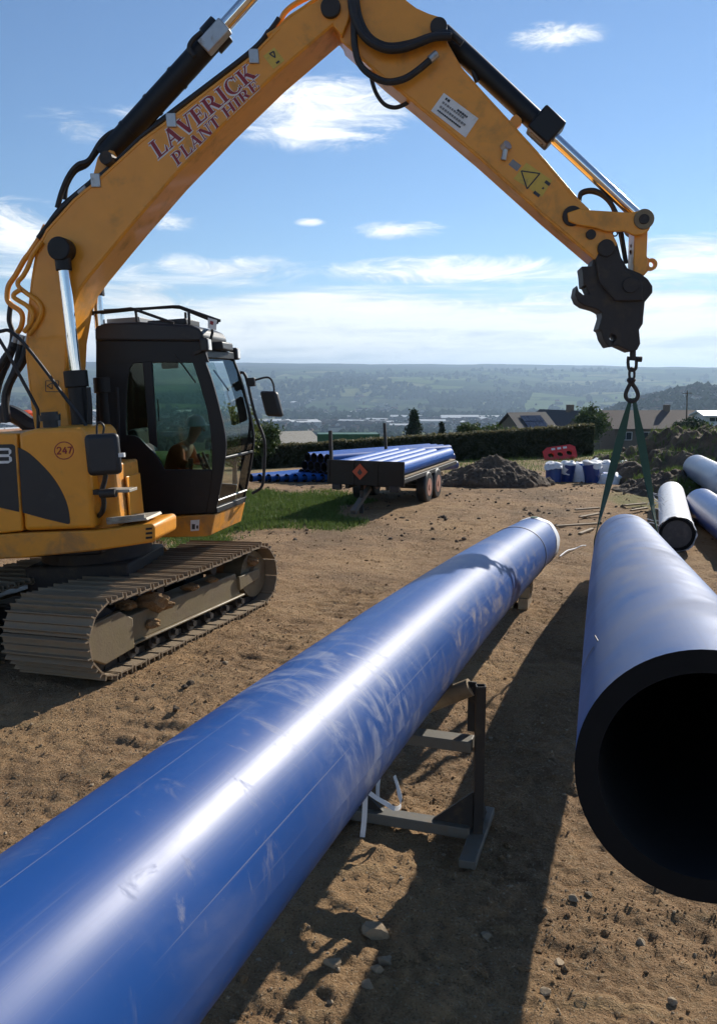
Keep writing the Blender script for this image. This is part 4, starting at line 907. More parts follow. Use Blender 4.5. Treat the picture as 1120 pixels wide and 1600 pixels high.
# ------------------------------------------------------------------ lifting gear
hook_u = T(988, 590, 0).x
def HW(px, py, v=0): return ew(T(px, py, v))
lh = empty('lifting_hook', HW(988, 590)); tag(lh, 'rusty steel shackle and swivel hook under the quick coupler', 'hook')
def hk(name, mb, m='iron'):
    o = mb.build(name, M[m]); o.parent = lh; o.matrix_parent_inverse = Matrix.Translation(-lh.location); return o
hk('eye', MB().cyl(HW(988, 545), HW(988, 562), .032, 12))
hk('shackle', MB().tube(spline([HW(981.5, 557), HW(980.5, 566), HW(982, 576), HW(987, 579), HW(992.5, 576), HW(993.5, 566), HW(993, 557)], 4), .017, 10))
hk('shackle_pin', MB().cyl(HW(979, 560), HW(1000, 561), .020, 10)); hk('shackle_nut', MB().cyl(HW(996, 561), HW(1002, 561.3), .03, 8))
hk('link', MB().tube([HW(986.5+math.cos(a)*4.0, 585+math.sin(a)*10) for a in [i*math.pi/8 for i in range(16)]], .014, 8, closed=True))
hk('swivel', MB().tube([HW(985.5, 590), HW(985.5, 594), HW(985.5, 599)], [.035, .05, .03], 12))
hk('hook_body', MB().tube(spline([HW(985.5, 597), HW(981, 605), HW(977, 615), HW(978, 622), HW(984, 627), HW(991, 626), HW(996, 619), HW(994, 610), HW(989, 602), HW(985.5, 597)], 4), [.022]*37, 10))
# ------------------------------------------------------------------ blue pipes
DP = .66; RP = DP/2; WALL = .060
def axisR(Y):
    z = 1.9969-.0922*Y-.0011*Y*Y
    if Y > 9.1: z -= .042*(Y-9.1)**2
    return Vector((.3235+.275*Y+.001*Y*Y, Y, z))
def axisL(Y): return Vector((-1.3372+.3309*Y-.0003*Y*Y, Y, 1.4442-.0295*Y-.0033*Y*Y))
def swept(path, r, n=72, wob=0.0):
    mb = MB(); mb.uv = []; d = 0; prev = None; m = len(path)
    for i, p in enumerate(path):
        if prev is not None: d += (p-prev).length
        prev = p; t = (path[min(i+1, m-1)]-path[max(i-1, 0)]).normalized(); x = t.cross(Vector((0, 0, 1))).normalized(); y = x.cross(t)
        for k in range(n+1):
            a = 2*math.pi*k/n; mb.v.append(tuple(p+(x*math.cos(a)+y*math.sin(a))*r)); mb.uv.append((k/n, d))
    for i in range(m-1):
        for k in range(n): b = i*(n+1)+k; mb.f.append((b, b+n+1, b+n+2, b+1))
    return mb
def big_pipe(name, ax, y0, y1, outer, label, cat='pipe', n=48, R_=RP, wall=WALL, root_mat=None):
    path = [ax(y0+(y1-y0)*i/n) for i in range(n+1)]
    o = swept(path, R_).build(name, outer, None, smooth=60, recalc=False); tag(o, label, cat)
    inner = swept(path, R_-wall).build('bore', M['bore'], o, smooth=60, recalc=False)
    for i, j in ((0, 1), (n, n-1)):
        mb = MB(); p = path[i]; t = (path[i]-path[j]).normalized(); x = t.cross(Vector((0, 0, 1))).normalized(); y = x.cross(t); K = 72
        for r in (R_+.0005, R_-wall-.0005):
            for k in range(K): a = 2*math.pi*k/K; mb.v.append(tuple(p+t*.0006+(x*math.cos(a)+y*math.sin(a))*r))
        mb.f = [(k, (k+1) % K, K+(k+1) % K, K+k) for k in range(K)]
        mb.build('end_face', M['blackpe'], o, smooth=0)
    return o
Y_SL = 9.18
hung = big_pipe('water_pipe', axisR, 2.06, 12.1, M['pipe_dusty'], 'dusty blue pipe with open black end, hung from the green sling')
rest = big_pipe('water_pipe', axisL, -1.0, 11.35, M['pipe_blue'], 'glossy blue pipe resting on the steel roller stand, white wrapped far end')
# tape, painted sling-shadow band and cap on the resting pipe
def band(ax, y0, y1, r, m, name, parent, n=8, a0=0, a1=360, lift=.004):
    path = [ax(y0+(y1-y0)*i/n) for i in range(n+1)]; mb = swept(path, r+lift, 60); return mb.build(name, m, parent, smooth=60, recalc=False)
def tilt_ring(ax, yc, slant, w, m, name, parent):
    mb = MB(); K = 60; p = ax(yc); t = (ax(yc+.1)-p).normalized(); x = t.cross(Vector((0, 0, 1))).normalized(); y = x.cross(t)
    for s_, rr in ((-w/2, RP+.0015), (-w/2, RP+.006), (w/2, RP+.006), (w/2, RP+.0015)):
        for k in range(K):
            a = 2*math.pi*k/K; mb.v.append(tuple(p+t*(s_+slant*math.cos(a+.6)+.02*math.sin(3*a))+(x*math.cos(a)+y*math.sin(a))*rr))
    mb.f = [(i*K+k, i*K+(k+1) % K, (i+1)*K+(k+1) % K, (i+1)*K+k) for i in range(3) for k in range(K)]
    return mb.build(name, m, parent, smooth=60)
M['strap'] = mat('dark_blue_shadow_band', (.03, .045, .10), .6)  # dark blue for the sling's shadow painted on the pipe
tilt_ring(axisL, 9.55, .10, .05, M['strap'], 'strap', rest);  # dark ring round the pipe, painted in place of the sling's cast shadow
cap = MB(); K = 56; p0 = axisL(11.1); t = (axisL(11.35)-axisL(11.2)).normalized(); x = t.cross(Vector((0, 0, 1))).normalized(); y = x.cross(t); rows = 9
for i in range(rows):
    f_ = i/(rows-1)
    for k in range(K):
        a = 2*math.pi*k/K; ed = .16*max(0, math.sin(a*1+2.2))+.05*math.sin(5*a+1)+.03*math.sin(11*a)
        r_ = RP+.006+.006*math.sin(9*a+i)*random.uniform(.3, 1)
        s_ = (-.02-ed)*(1-f_)+.34*min(1, f_*1.25)
        if f_ > .8: r_ *= (1-.9*((f_-.8)/.2))
        cap.v.append(tuple(p0+t*s_+(x*math.cos(a)+y*math.sin(a))*r_))
cap.f = [(i*K+k, i*K+(k+1) % K, (i+1)*K+(k+1) % K, (i+1)*K+k) for i in range(rows-1) for k in range(K)]+[tuple((rows-1)*K+k for k in range(K))]
cap.build('end_wrap', M['wrap'], rest, smooth=60)
MB().obox(p0+t*.12+y*(RP+.012), t*.09, x*.04, y*.004).build('tape', M['green_paint'], rest)
# dark tape tab on the hung pipe
pt = axisR(2.75); tt = (axisR(2.85)-pt).normalized(); xx = tt.cross(Vector((0, 0, 1))).normalized(); yy = xx.cross(tt)
mb = MB(); K = 10
for rr in (RP+.001, RP+.004):
    for i in range(K+1):
        a = R(150+i*2.6)
        for s_ in (-.012, .012): mb.v.append(tuple(pt+tt*(s_+.03*i/K)+(xx*math.cos(a)+yy*math.sin(a))*rr))
for i in range(K): b = 2*(K+1)+2*i; mb.f.append((b, b+1, b+3, b+2))
mb.build('tape', M['rubber'], hung)
a = R(147); MB().cyl(pt+(xx*math.cos(a)+yy*math.sin(a))*(RP-.01), pt+(xx*math.cos(a)+yy*math.sin(a))*(RP+.012)+tt*.10, .003, 6).build('wire_tag', M['rubber'], hung)
# green sling: basket hitch, two strands that twist on their way up to the hook
def sling():
    c = axisR(Y_SL); t = (axisR(Y_SL+.1)-axisR(Y_SL-.1)).normalized(); x = Vector((t.y, -t.x, 0)).normalized(); y = x.cross(t); y = -y if y.z < 0 else y
    hp = HW(987, 622); r = RP+.008
    loop = []
    for k in range(25):
        a = R(172+k*(196/24)); loop.append((c+(x*math.cos(a)+y*math.sin(a))*r, 0))
    L0, R0 = loop[0][0], loop[-1][0]
    left = [(hp+x*-.015).lerp(L0, i/14) for i in range(14)]; right = [R0.lerp(hp+x*.015, (i+1)/14) for i in range(14)]
    P = left+[q[0] for q in loop]+right; n = len(P); mb = MB(); W2, T2 = .043, .006
    for i, p in enumerate(P):
        tg = (P[min(i+1, n-1)]-P[max(i-1, 0)]).normalized(); s = i if i < n/2 else n-1-i
        tw = max(0, 1-s/13.0); ang = R(78)*min(1, tw*1.7)*(1 if i < n/2 else -1)
        ww = W2*(1.0 if s > 3 else .35+.2*s)
        wd = (t-tg*t.dot(tg)).normalized(); nd = tg.cross(wd); w1 = wd*math.cos(ang)+nd*math.sin(ang); n1 = tg.cross(w1)
        for a, b in ((-1, -1), (1, -1), (1, 1), (-1, 1)): mb.v.append(tuple(p+w1*ww*a+n1*T2*b))
    mb.f = [(i*4+k, i*4+(k+1) % 4, i*4+4+(k+1) % 4, i*4+4+k) for i in range(n-1) for k in range(4)]+[(0, 1, 2, 3), (n*4-4, n*4-3, n*4-2, n*4-1)]
    o = mb.build('lifting_sling', M['sling'], None, smooth=50); tag(o, 'green webbing sling hanging from the hook around the dusty pipe', 'sling')
sling()
# roller stands under the resting pipe
def stand(Yc, label, w=.44):
    c = axisL(Yc); t = (axisL(Yc+.1)-axisL(Yc-.1)).normalized(); tx = Vector((t.x, t.y, 0)).normalized(); ax = Vector((tx.y, -tx.x, 0)); gz = zg(c.x, c.y)
    o = empty('pipe_stand', (c.x, c.y, gz)); tag(o, label, 'pipe stand')
    zt = c.z-gz
    def L(a, b, z): return ax*a+tx*b+up_*z
    for s in (-1, 1):
        MB().hollow(L(s*w, 0, .03), L(s*w, 0, zt-.19), .040, .032, 4).build('post', M['post'], o, smooth=0)
        MB().bar(L(s*w, -.34, .035), L(s*w, .34, .035), .10, .05).build('foot', M['crossbar'], o, bevel=.006)
        MB().prism([L(s*w-.012, .04, .06), L(s*w-.012, .26, .06), L(s*w-.012, .04, .30)], ax*.024).build('gusset', M['post'], o, smooth=0)
        MB().prism([L(s*w-s*.03, -.012, .10), L(s*w-s*.28, -.012, .10), L(s*w-s*.03, -.012, .32)], tx*.024).build('gusset', M['post'], o, smooth=0)
        # inclined roller carried by two ears on the upper bar
        d = Vector((ax*math.cos(R(28))+up_*(s*math.sin(R(28)))))
        mid = L(0, .11, zt)-(up_*math.cos(R(28))-ax*s*math.sin(R(28)))*(RP+.058)
        a, b = mid-d*.20, mid+d*.20
        MB().cyl(a, b, .055, 20).build('roller', M['wood'], o)
        MB().cyl(a-d*.03, b+d*.03, .012, 8).build('roller_axle', M['iron'], o)
        e = b+d*.012 if s > 0 else a-d*.012
        MB().bar(Vector((e.x, e.y, zt-RP-.20)), e+up_*.03, .05, .012, up=tx).build('roller_ear', M['post'], o)
    MB().bar(L(-w+.042, .0, zt-RP-.235), L(w-.042, .0, zt-RP-.235), .12, .07).build('crossbar', M['crossbar'], o, bevel=.006)
    MB().bar(L(-w+.042, 0, .06), L(w-.042, 0, .06), .10, .07).build('crossbar', M['crossbar'], o, bevel=.006)
    return o
stand(5.0, 'dark steel roller stand with upright post under the blue pipe')
for i, (yy_, l_) in enumerate(((10.6, 'stacked timber blocks propping the far end of the blue pipe'),)):
    c = axisL(yy_); c.x -= .10; gz = zg(c.x, c.y); o = empty('timber_blocks', (c.x, c.y, gz), (0, 0, R(-18))); tag(o, l_, 'timber'); top = c.z-RP-gz+.004; nb_ = max(2, round(top/.13)); hh = top/nb_
    for j in range(nb_):
        for q in (-1, 1):
            if j % 2: MB().box(-.16, .16, q*.14-.065, q*.14+.065, j*hh+.002, (j+1)*hh-.002).build('block', M['wood'], o, bevel=.006)
            else: MB().box(q*.09-.06, q*.09+.06, -.22, .22, j*hh+.002, (j+1)*hh-.002).build('block', M['wood'], o, bevel=.006)
# loose white banding strap
c = axisL(4.55); tx = (axisL(4.7)-axisL(4.5)).normalized(); ax_ = Vector((tx.y, -tx.x, 0)).normalized()
def ribbon(P, w, th, wd, name, m, label, cat):
    P = spline(P, 5); mb = MB(); n = len(P)
    for i, p in enumerate(P):
        tg = (P[min(i+1, n-1)]-P[max(i-1, 0)]).normalized(); w1 = (Vector(wd)-tg*Vector(wd).dot(tg)).normalized(); n1 = tg.cross(w1)
        for a, b in ((-1, -1), (1, -1), (1, 1), (-1, 1)): mb.v.append(tuple(p+w1*w*a+n1*th*b))
    mb.f = [(i*4+k, i*4+(k+1) % 4, i*4+4+(k+1) % 4, i*4+4+k) for i in range(n-1) for k in range(4)]
    o = mb.build(name, m, None, smooth=50); return tag(o, label, cat)
ribbon([Vector((.07, 4.98, .98)), Vector((.05, 4.96, .7)), at(570, 1262, 4.93), at(566, 1308, 4.9)], .016, .0015, (1, .2, 0), 'banding_strap', M['wrap'], 'white banding strap hanging straight down beside the stand', 'strap')
ribbon([Vector((.2, 5.3, .95)), at(606, 1180, 5.3), at(592, 1215, 5.25), at(590, 1245, 5.2)], .012, .0015, (1, .2, 0), 'banding_strap', M['wrap'], 'second white banding strap hanging behind the first under the pipe', 'strap')
ribbon([at(577, 1239, 4.95), at(590, 1248, 4.93), at(602, 1255, 4.9), at(616, 1263, 4.9), at(626, 1258, 5.0), at(622, 1232, 5.05), at(616, 1212, 5.1)], .014, .0015, (0, .3, 1), 'banding_strap', M['wrap'], 'loose curled end of white banding strap under the pipe', 'strap')

# ------------------------------------------------------------------ things further back
def gp(px, py, z=0.0):
    r = ray(px, py); t = (z-CAM_H)/r.z; p = OCAM+r*t
    for _ in range(4):
        zz = float(zbase(p.x, p.y)); t = (zz-CAM_H)/r.z; p = OCAM+r*t
    return p
def spipe(name, a, b, r, m, label, group=None, wall=None, cat='pipe', n=28):
    a, b = Vector(a), Vector(b); wall = wall or r*.18; c = (a+b)/2
    path = [a-c, (a-c).lerp(b-c, .5), b-c]
    o = swept(path, r, n).build(name, m, None, smooth=60, recalc=False); o.location = c; tag(o, label, cat, group)
    bm_ = swept(path, r-wall, n); bm_.uv = None; t = (b-a).normalized(); x = t.cross(up_).normalized(); y = x.cross(t)
    for e, s in ((a-c, -1), (b-c, 1)):
        i0 = len(bm_.v)
        for rr in (r+.0004, r-wall):
            for k in range(n): q = 2*math.pi*k/n; bm_.v.append(tuple(e+t*s*.0006+(x*math.cos(q)+y*math.sin(q))*rr))
        bm_.f += [(i0+k, i0+(k+1) % n, i0+n+(k+1) % n, i0+n+k) for k in range(n)]
    bm_.build('bore', M['blackpe'], o, smooth=60, recalc=False); return o
ORD = ['first', 'second', 'third', 'fourth', 'fifth', 'sixth', 'seventh', 'eighth', 'ninth', 'tenth']
# trailer
TRZ = float(zbase(1.8, 20.2)); TO = Vector((.98, 18.3, TRZ)); td = Vector((math.sin(R(20)), math.cos(R(20)), 0)); tl = Vector((-td.y, td.x, 0)); 
tro = empty('trailer', TO, (0, 0, math.atan2(td.y, td.x))); tag(tro, 'dark flatbed trailer with twin axle wheels and orange diamond sign', 'trailer')
# local: x back along the bed, y to the left
MB().box(0, 4.9, 0, 1.75, .66, .76).build('bed', M['post'], tro, bevel=.01)
for i in range(7): MB().box(.06, 4.88, .05+i*.243, .05+i*.243+.225, .765, .80).build('board', M['wood'], tro, bevel=.004)
hb = MB().box(-.05, .0, -.02, 1.77, .60, 1.14).build('headboard', M['black'], tro, bevel=.008)
for y in (.02, .6, 1.15, 1.73): MB().box(-.075, -.052, y-.025, y+.025, .60, 1.13).build('rib', M['black'], hb)
sq = MB().prism([(-.085, .98, .72), (-.085, 1.16, .90), (-.085, .98, 1.08), (-.085, .80, .90)], (.006, 0, 0)).build('hazard_sign', M['rim'], tro, smooth=0)
mm = mat('orange_sign', (.50, .085, .03), .5); sq.data.materials[0] = mm
MB().prism([(-.089, .98, .82), (-.089, 1.04, .88), (-.089, .98, .97), (-.089, .92, .88)], (.003, 0, 0)).build('sign_symbol', M['dark_print'], sq, smooth=0)
for y in (.10, 1.45): MB().box(-.06, .06, y, y+.2, .48, .60).build('tail_light', M['plastic'], tro, bevel=.01)
for y in (.35, 1.3): MB().box(.05, 4.8, y, y+.08, .50, .655).build('chassis_beam', M['post'], tro)
for y0, y1 in ((-.04, .20), (1.55, 1.79)):
    for x in (1.95, 2.78):
        w = MB().cyl((x, y0, .375), (x, y1, .375), .375, 32).build('wheel', M['rubber'], tro, bevel=.05, seg=3)
        MB().cyl((x, y0-.006, .375), (x, y0+.03, .375), .21, 24).build('rim', M['rim'], w); MB().cyl((x, y0-.02, .375), (x, y0, .375), .07, 14).build('hub', M['rim'], w)
for x in (1.95, 2.78): MB().cyl((x, .1, .375), (x, 1.65, .375), .05, 10).build('axle', M['iron'], tro)
for x, lean in ((.06, .02), (4.0, .06)):
    MB().bar((x, 1.70, .78), (x-.02, 1.70+lean, 1.78), .07, .07, up=(0, 1, 0)).build('stanchion', M['post'], tro, bevel=.004)
MB().bar((.3, .9, .5), (-.75, .9, .10), .12, .10).build('drawbar', M['crossbar'], tro, bevel=.01); MB().bar((-.2, .9, .5), (-.2, .9, .0), .07, .07, up=(1, 0, 0)).build('prop_leg', M['post'], tro)
def trw(x, y, z): return TO+td*x+tl*y+up_*z
for i in range(5):
    spipe('water_pipe', trw(.06, .19+i*.34, .805+.16), trw(4.65-.22*(i % 2)-.1*i, .19+i*.34, .805+.16), .158, M['pipe_small'], 'light blue pipe lying on the trailer, %s from its wheel side' % ORD[i], 'pipes on the trailer', n=20)
# stack of blue pipes behind the trailer
d60 = Vector((math.sin(R(46)), math.cos(R(46)), 0)); x60 = Vector((d60.y, -d60.x, 0)); s0 = gp(494, 733); s0 = Vector((s0.x, 26.2, float(zbase(s0.x, 26.2))))
k = 0
for row, nn in enumerate((6, 5, 4)):
    for i in range(nn):
        a = s0+x60*(.30*i+.15*row)+up_*(.15+.262*row+.10); spipe('water_pipe', a, a+d60*5.6, .148, M['pipe_navy' if row < 2 else 'pipe_small'], 'dark blue pipe stacked behind the trailer, %s row from the ground, %s from the left' % (['bottom', 'middle', 'top'][row], ORD[i]), 'pipes stacked behind the trailer', n=20)
for j in (.8, 4.6):
    MB().bar(s0+d60*j-x60*.2+up_*.05, s0+d60*j+x60*1.75+up_*.05, .10, .10).build('timber_bearer', M['wood'], None, bevel=.006); o = bpy.context.scene.objects[-1] if False else None
for i, o in enumerate([q for q in COL.objects if q.name.startswith('timber_bearer')]): tag(o, ['timber bearer under the left end of the stacked blue pipes', 'timber bearer under the right end of the stacked blue pipes'][i], 'timber')
# row of pipes on the grass, left of the stack
for i in range(9):
    g = gp(399+i*10.5, 745-i*.5); g = Vector((-3.25+i*.272, 25.6-i*.02, 0)); g.z = float(zbase(g.x, g.y))
    spipe('water_pipe', g+up_*.15, g+up_*.15+d60*5.2, .128, M['pipe_small'], 'bright blue pipe in the row on the grass, %s from the left' % ORD[i], 'pipes in a row on the grass', n=18)
# plastic barrier against the hedge
bY = 41.5; bc_ = at(878, 700, bY); bz = float(zbase(bc_.x, bY)); br = empty('plastic_barrier', (bc_.x, bY, bz), (R(-24), R(-7), R(10))); br.scale = (.95, .9, .85); tag(br, 'red plastic road barrier with three oval openings leaning before the hedge', 'barrier')
def plate_with_holes(w, h, t, holes):
    bm = bmesh.new(); K = 16
    out = [bm.verts.new((x, 0, z)) for x, z in ((-w/2, .1), (-w/2+.08, 0), (w/2-.08, 0), (w/2, .1), (w/2, h*.8), (w/2-.25, h), (-w/2+.25, h), (-w/2, h*.8))]
    es = [bm.edges.new((out[i], out[(i+1) % len(out)])) for i in range(len(out))]
    for cx, cz, rx, rz in holes:
        vs = [bm.verts.new((cx+rx*math.cos(2*math.pi*i/K), 0, cz+rz*math.sin(2*math.pi*i/K))) for i in range(K)]
        es += [bm.edges.new((vs[i], vs[(i+1) % K])) for i in range(K)]
    bmesh.ops.triangle_fill(bm, use_beauty=True, use_dissolve=False, edges=es)
    r = bmesh.ops.extrude_face_region(bm, geom=bm.faces[:]); bmesh.ops.translate(bm, vec=(0, t, 0), verts=[v for v in r['geom'] if isinstance(v, bmesh.types.BMVert)])
    bmesh.ops.recalc_face_normals(bm, faces=bm.faces); me = bpy.data.meshes.new('panel'); bm.to_mesh(me); bm.free(); return me
pm = plate_with_holes(1.75, .85, .12, [(-.5, .36, .17, .15), (0, .36, .17, .15), (.5, .36, .17, .15)]); pm.materials.append(M['red_plastic']); po = bpy.data.objects.new('panel', pm); COL.objects.link(po); po.parent = br
for x in (-.32, 0, .32): MB().box(x-.10, x+.10, -.012, -.002, .64, .76).build('reflective_patch', M['white'], br, smooth=0)
for x in (-.6, .6): MB().box(x-.08, x+.08, -.22, .34, 0, .07).build('foot', M['red_plastic'], br, bevel=.01)
# wrapped fittings dumped beside the spoil
FIT = [(864, 747, 25.4, 0, .50), (884, 745, 25.7, 1, .52), (906, 744, 25.9, 2, .46), (926, 748, 25.3, 0, .55), (946, 745, 25.8, 1, .52), (965, 738, 26.6, 2, .5), (905, 733, 27.6, 2, .42), (938, 731, 27.9, 0, .5), (978, 735, 27.2, 2, .45), (890, 736, 27.0, 2, .34), (872, 737, 26.8, 2, .3), (952, 750, 25.0, 2, .26), (985, 744, 25.7, 2, .3)]
LBL = ['blue pipe fitting with a white plastic lid, leftmost of the pile', 'blue pipe fitting with white wrapped rim, second from the left of the pile', 'pipe fitting bagged in crumpled white plastic near the middle of the pile', 'dark blue upright pipe fitting at the front of the pile',
       'blue pipe bend with its white bag slipping off, front right of the pile', 'white bagged fitting at the right end of the pile', 'white bagged fitting lying behind the left of the pile', 'dark blue fitting at the back of the pile', 'flattened white plastic bag of fittings at the far right back of the pile', 'low white bag behind the second fitting of the pile', 'low white bag behind the leftmost fitting of the pile', 'small white bag lying in front of the right of the pile', 'white bag on the ground at the right front of the pile']
for i, (px, py, Y, kind, h) in enumerate(FIT):
    p = at(px, py, Y); p.z = float(zbase(p.x, Y)); o = empty('pipe_fitting', p, (0, 0, random.uniform(-.8, .8))); tag(o, LBL[i], 'pipe fitting', 'wrapped pipe fittings in a pile')
    tilt = Vector((random.uniform(-.12, .12), random.uniform(-.1, .1), 0)); rr = random.uniform(.20, .25)*(1.25 if kind == 2 else 1); h *= 1.22
    MB().tube([(0, 0, .0), tilt*.4+up_*h*.45, tilt+up_*h*.9], [rr, rr, rr*1.05], 20).build('body', M['pipe_navy'] if kind != 2 else M['pipe_small'], o)
    K = 22; mb = MB(); z0 = h*(.72 if kind == 0 else .45 if kind == 1 else -.02); ph = random.uniform(0, 6)
    rows = 7
    for r_ in range(rows):
        f_ = r_/(rows-1)
        for q in range(K):
            a = 2*math.pi*q/K; rad = rr*1.1+.03*math.sin(3*a+ph+r_*.9)*(1.2 if kind == 2 else .5)+random.uniform(-.015, .02)+(.10*(1-f_) if kind == 2 else 0)
            if f_ > .7: rad *= 1-(f_-.7)*2.6
            z = z0+(h*1.02-z0)*min(1, f_*1.25)+.03*math.sin(2*a+ph)+random.uniform(-.012, .012)
            mb.v.append((tilt.x*f_+rad*math.cos(a), tilt.y*f_+rad*math.sin(a), z))
    mb.f = [(a*K+b, a*K+(b+1) % K, (a+1)*K+(b+1) % K, (a+1)*K+b) for a in range(rows-1) for b in range(K)]+[tuple((rows-1)*K+b for b in range(K))]
    mb.build('plastic_wrap', M['wrap'], o, smooth=40)
# spoil heaps
def heap(name, cx, cy, rx, ry, h, label, seed, n=150, pw=1.0, rot=0, sm=1.0):
    u = np.linspace(-1, 1, n); X, Y = np.meshgrid(u, u); rr = np.sqrt(X**2+Y**2); xs = X*rx; ys = Y*ry
    c, s = math.cos(rot), math.sin(rot); wx = cx+xs*c-ys*s; wy = cy+xs*s+ys*c
    e = rr+.22*fbm(wx/.8, wy/.8, 4, seed); pr = np.clip(1-e, 0, 1)**pw
    z = pr*h*(1+.35*fbm(wx/.7, wy/.7, 5, seed+3))+np.clip(pr, 0, .3)/.3*sm*(.12*fbm(wx/.22, wy/.22, 4, seed+5)+.05*fbm(wx/.07, wy/.07, 3, seed+8)); z = np.where(e > .97, -.12, z-.03)
    zz = zbase(wx, wy)+z; o0 = zbase(cx, cy)
    V = np.stack([wx-cx, wy-cy, zz-o0], -1).reshape(-1, 3); i, j = np.meshgrid(np.arange(n-1), np.arange(n-1), indexing='ij')
    Q = np.stack([i*n+j, i*n+j+1, (i+1)*n+j+1, (i+1)*n+j], -1).reshape(-1, 4)
    me = bpy.data.meshes.new(name); me.from_pydata(V.tolist(), [], Q.tolist()); me.polygons.foreach_set('use_smooth', [True]*len(me.polygons)); me.materials.append(M['soil_dark'])
    o = bpy.data.objects.new(name, me); COL.objects.link(o); o.location = (cx, cy, float(o0)); tag(o, label, 'spoil heap')
    return o
def dark_soil():
    m, nt, b = newmat('dark_topsoil'); N = NT(nt); p = N.pos()
    col = N.mix(N.step(N.noise(p, 2.2, 6, .65), .35, .65), (.060, .042, .028), (.135, .095, .060)); col = N.mix(N.step(N.noise(p, 18, 5, .7), .55, .7, 0, .6), col, (.20, .15, .10))
    N.l.new(col, b.inputs['Base Color']); b.inputs['Roughness'].default_value = .95; N.l.new(N.bump(N.noise(p, 16, 6, .7), 1.0, .03), b.inputs['Normal']); return m
M['soil_dark'] = dark_soil()
heap('spoil_heap', 3.9, 24.6, 1.75, 1.5, .74, 'dark mound of dug earth right of the trailer', 3, pw=.6)
heap('spoil_heap', 12.9, 27.0, 6.2, 5.5, 2.1, 'long bank of dark earth behind the pipes on the right', 11, n=240, pw=.8, sm=.45)
heap('spoil_heap', 8.3, 22.3, 1.5, 2.2, .7, 'low grassy lump of turned earth beside the wrapped pipe', 19)
M['dark_film'] = mat('dark_plastic_film', (.055, .055, .06), .45, dirt=(.13, .12, .11), damt=.5, dscale=7, bump=.8, bscale=9)
# wrapped pipe and pipes on the right edge
wd = Vector((math.sin(R(19)), math.cos(R(19)), 0)); wa = Vector((5.33, 14.05, 0)); wa.z = zg(wa.x, wa.y)+.30
wo_ = spipe('wrapped_pipe', wa, wa+wd*5.6, .285, M['wrap'], 'pipe wrapped in white polythene lying on the dirt at the right', n=36)
wx_ = Vector((wd.y, -wd.x, 0)); MB().cyl(wa-wo_.location+wd*.012, wa-wo_.location+wd*.10, .236, 30).build('end_plug', M['dark_film'], wo_)
mb = MB(); K = 40
for i, (s, rr) in enumerate(((.0, .30), (-.03, .305), (.05, .298), (.2, .292), (.42, .288))):
    for q in range(K):
        a = 2*math.pi*q/K; r_ = rr+.012*math.sin(7*a+i)+random.uniform(-.006, .01); mb.v.append(tuple(wa-wo_.location+wd*(s+.04*math.sin(3*a))+(wx_*math.cos(a)+up_*math.sin(a))*r_))
mb.f = [(i*K+q, i*K+(q+1) % K, (i+1)*K+(q+1) % K, (i+1)*K+q) for i in range(4) for q in range(K)]; mb.build('torn_wrap', M['wrap'], wo_, smooth=50)
for i in range(9):
    s = .2+i*.42+random.uniform(-.1, .1); a = R(random.uniform(125, 190)); p = wa-wo_.location+wd*s+(wx_*math.cos(a)+up_*math.sin(a))*.29
    q = [p]; d = (wx_*math.cos(a)+up_*math.sin(a))
    for _ in range(4): d = (d+Vector((random.uniform(-.8, .4), random.uniform(-.6, .6), random.uniform(-.9, .4)))).normalized(); q.append(q[-1]+d*.07)
    MB().tube(spline(q, 3), .006, 5).build('wrap_string', M['wrap'], wo_)
d12 = Vector((math.sin(R(12)), math.cos(R(12)), 0))
pa = Vector((8.75, 22.0, .66)); pb = Vector((7.15, 17.6, 0)); pb.z = zg(7.15, 17.6)+.34
spipe('water_pipe', pb-d12*9, pb, .33, M['pipe_navy'], 'navy pipe lying on the ground at the right edge', n=36)
spipe('water_pipe', pa-d12*10, pa, .33, M['pipe_grey'], 'pale grey pipe topmost at the right edge, beside the earth bank', n=36)
pc_ = pa+Vector((.62, .2, -.42)); spipe('water_pipe', pc_-d12*10, pc_, .33, M['pipe_grey'], 'grey pipe low behind the pale topmost pipe at the right edge', n=36)
pd2 = pa+Vector((-.02, -1.2, -.45)); spipe('water_pipe', pd2-d12*9, pd2, .32, M['pipe_navy'], 'dark pipe under the pale topmost pipe at the right edge', n=36)
# battens on the dirt behind the hung pipe
BT = [((905, 812), (935, 806), 'thin wooden batten nearest the green sling on the dirt'), ((868, 826), (932, 822), 'long pale wooden batten lying left of the sling'), ((898, 800), (935, 797), 'dark wooden batten furthest left of the sling'), ((975, 793), (1008, 790), 'short wooden batten between the sling strands'), ((985, 801), (1010, 797), 'pale broken batten beside the wrapped pipe'), ((905, 838), (925, 830), 'light wooden offcut on the dirt by the pipe shadow')]
for (a, b, l) in BT:
    a, b = gp(*a), gp(*b); o = MB().bar((a-b)/2, (b-a)/2, .07, .035).build('wooden_batten', M['wood'], None, bevel=.004); o.location = (a+b)/2+up_*.05; tag(o, l, 'batten', 'wooden battens on the dirt')
s_ = [gp(874, 874), gp(885, 868), gp(897, 862), gp(908, 860), gp(914, 857)]
o = MB().tube(spline([p+up_*(.05+.03*(i % 2)) for i, p in enumerate(s_)], 4), .010, 6).build('string', M['wrap'], None); tag(o, 'frayed white string trailing on the dirt from the wrapped pipe end', 'string')

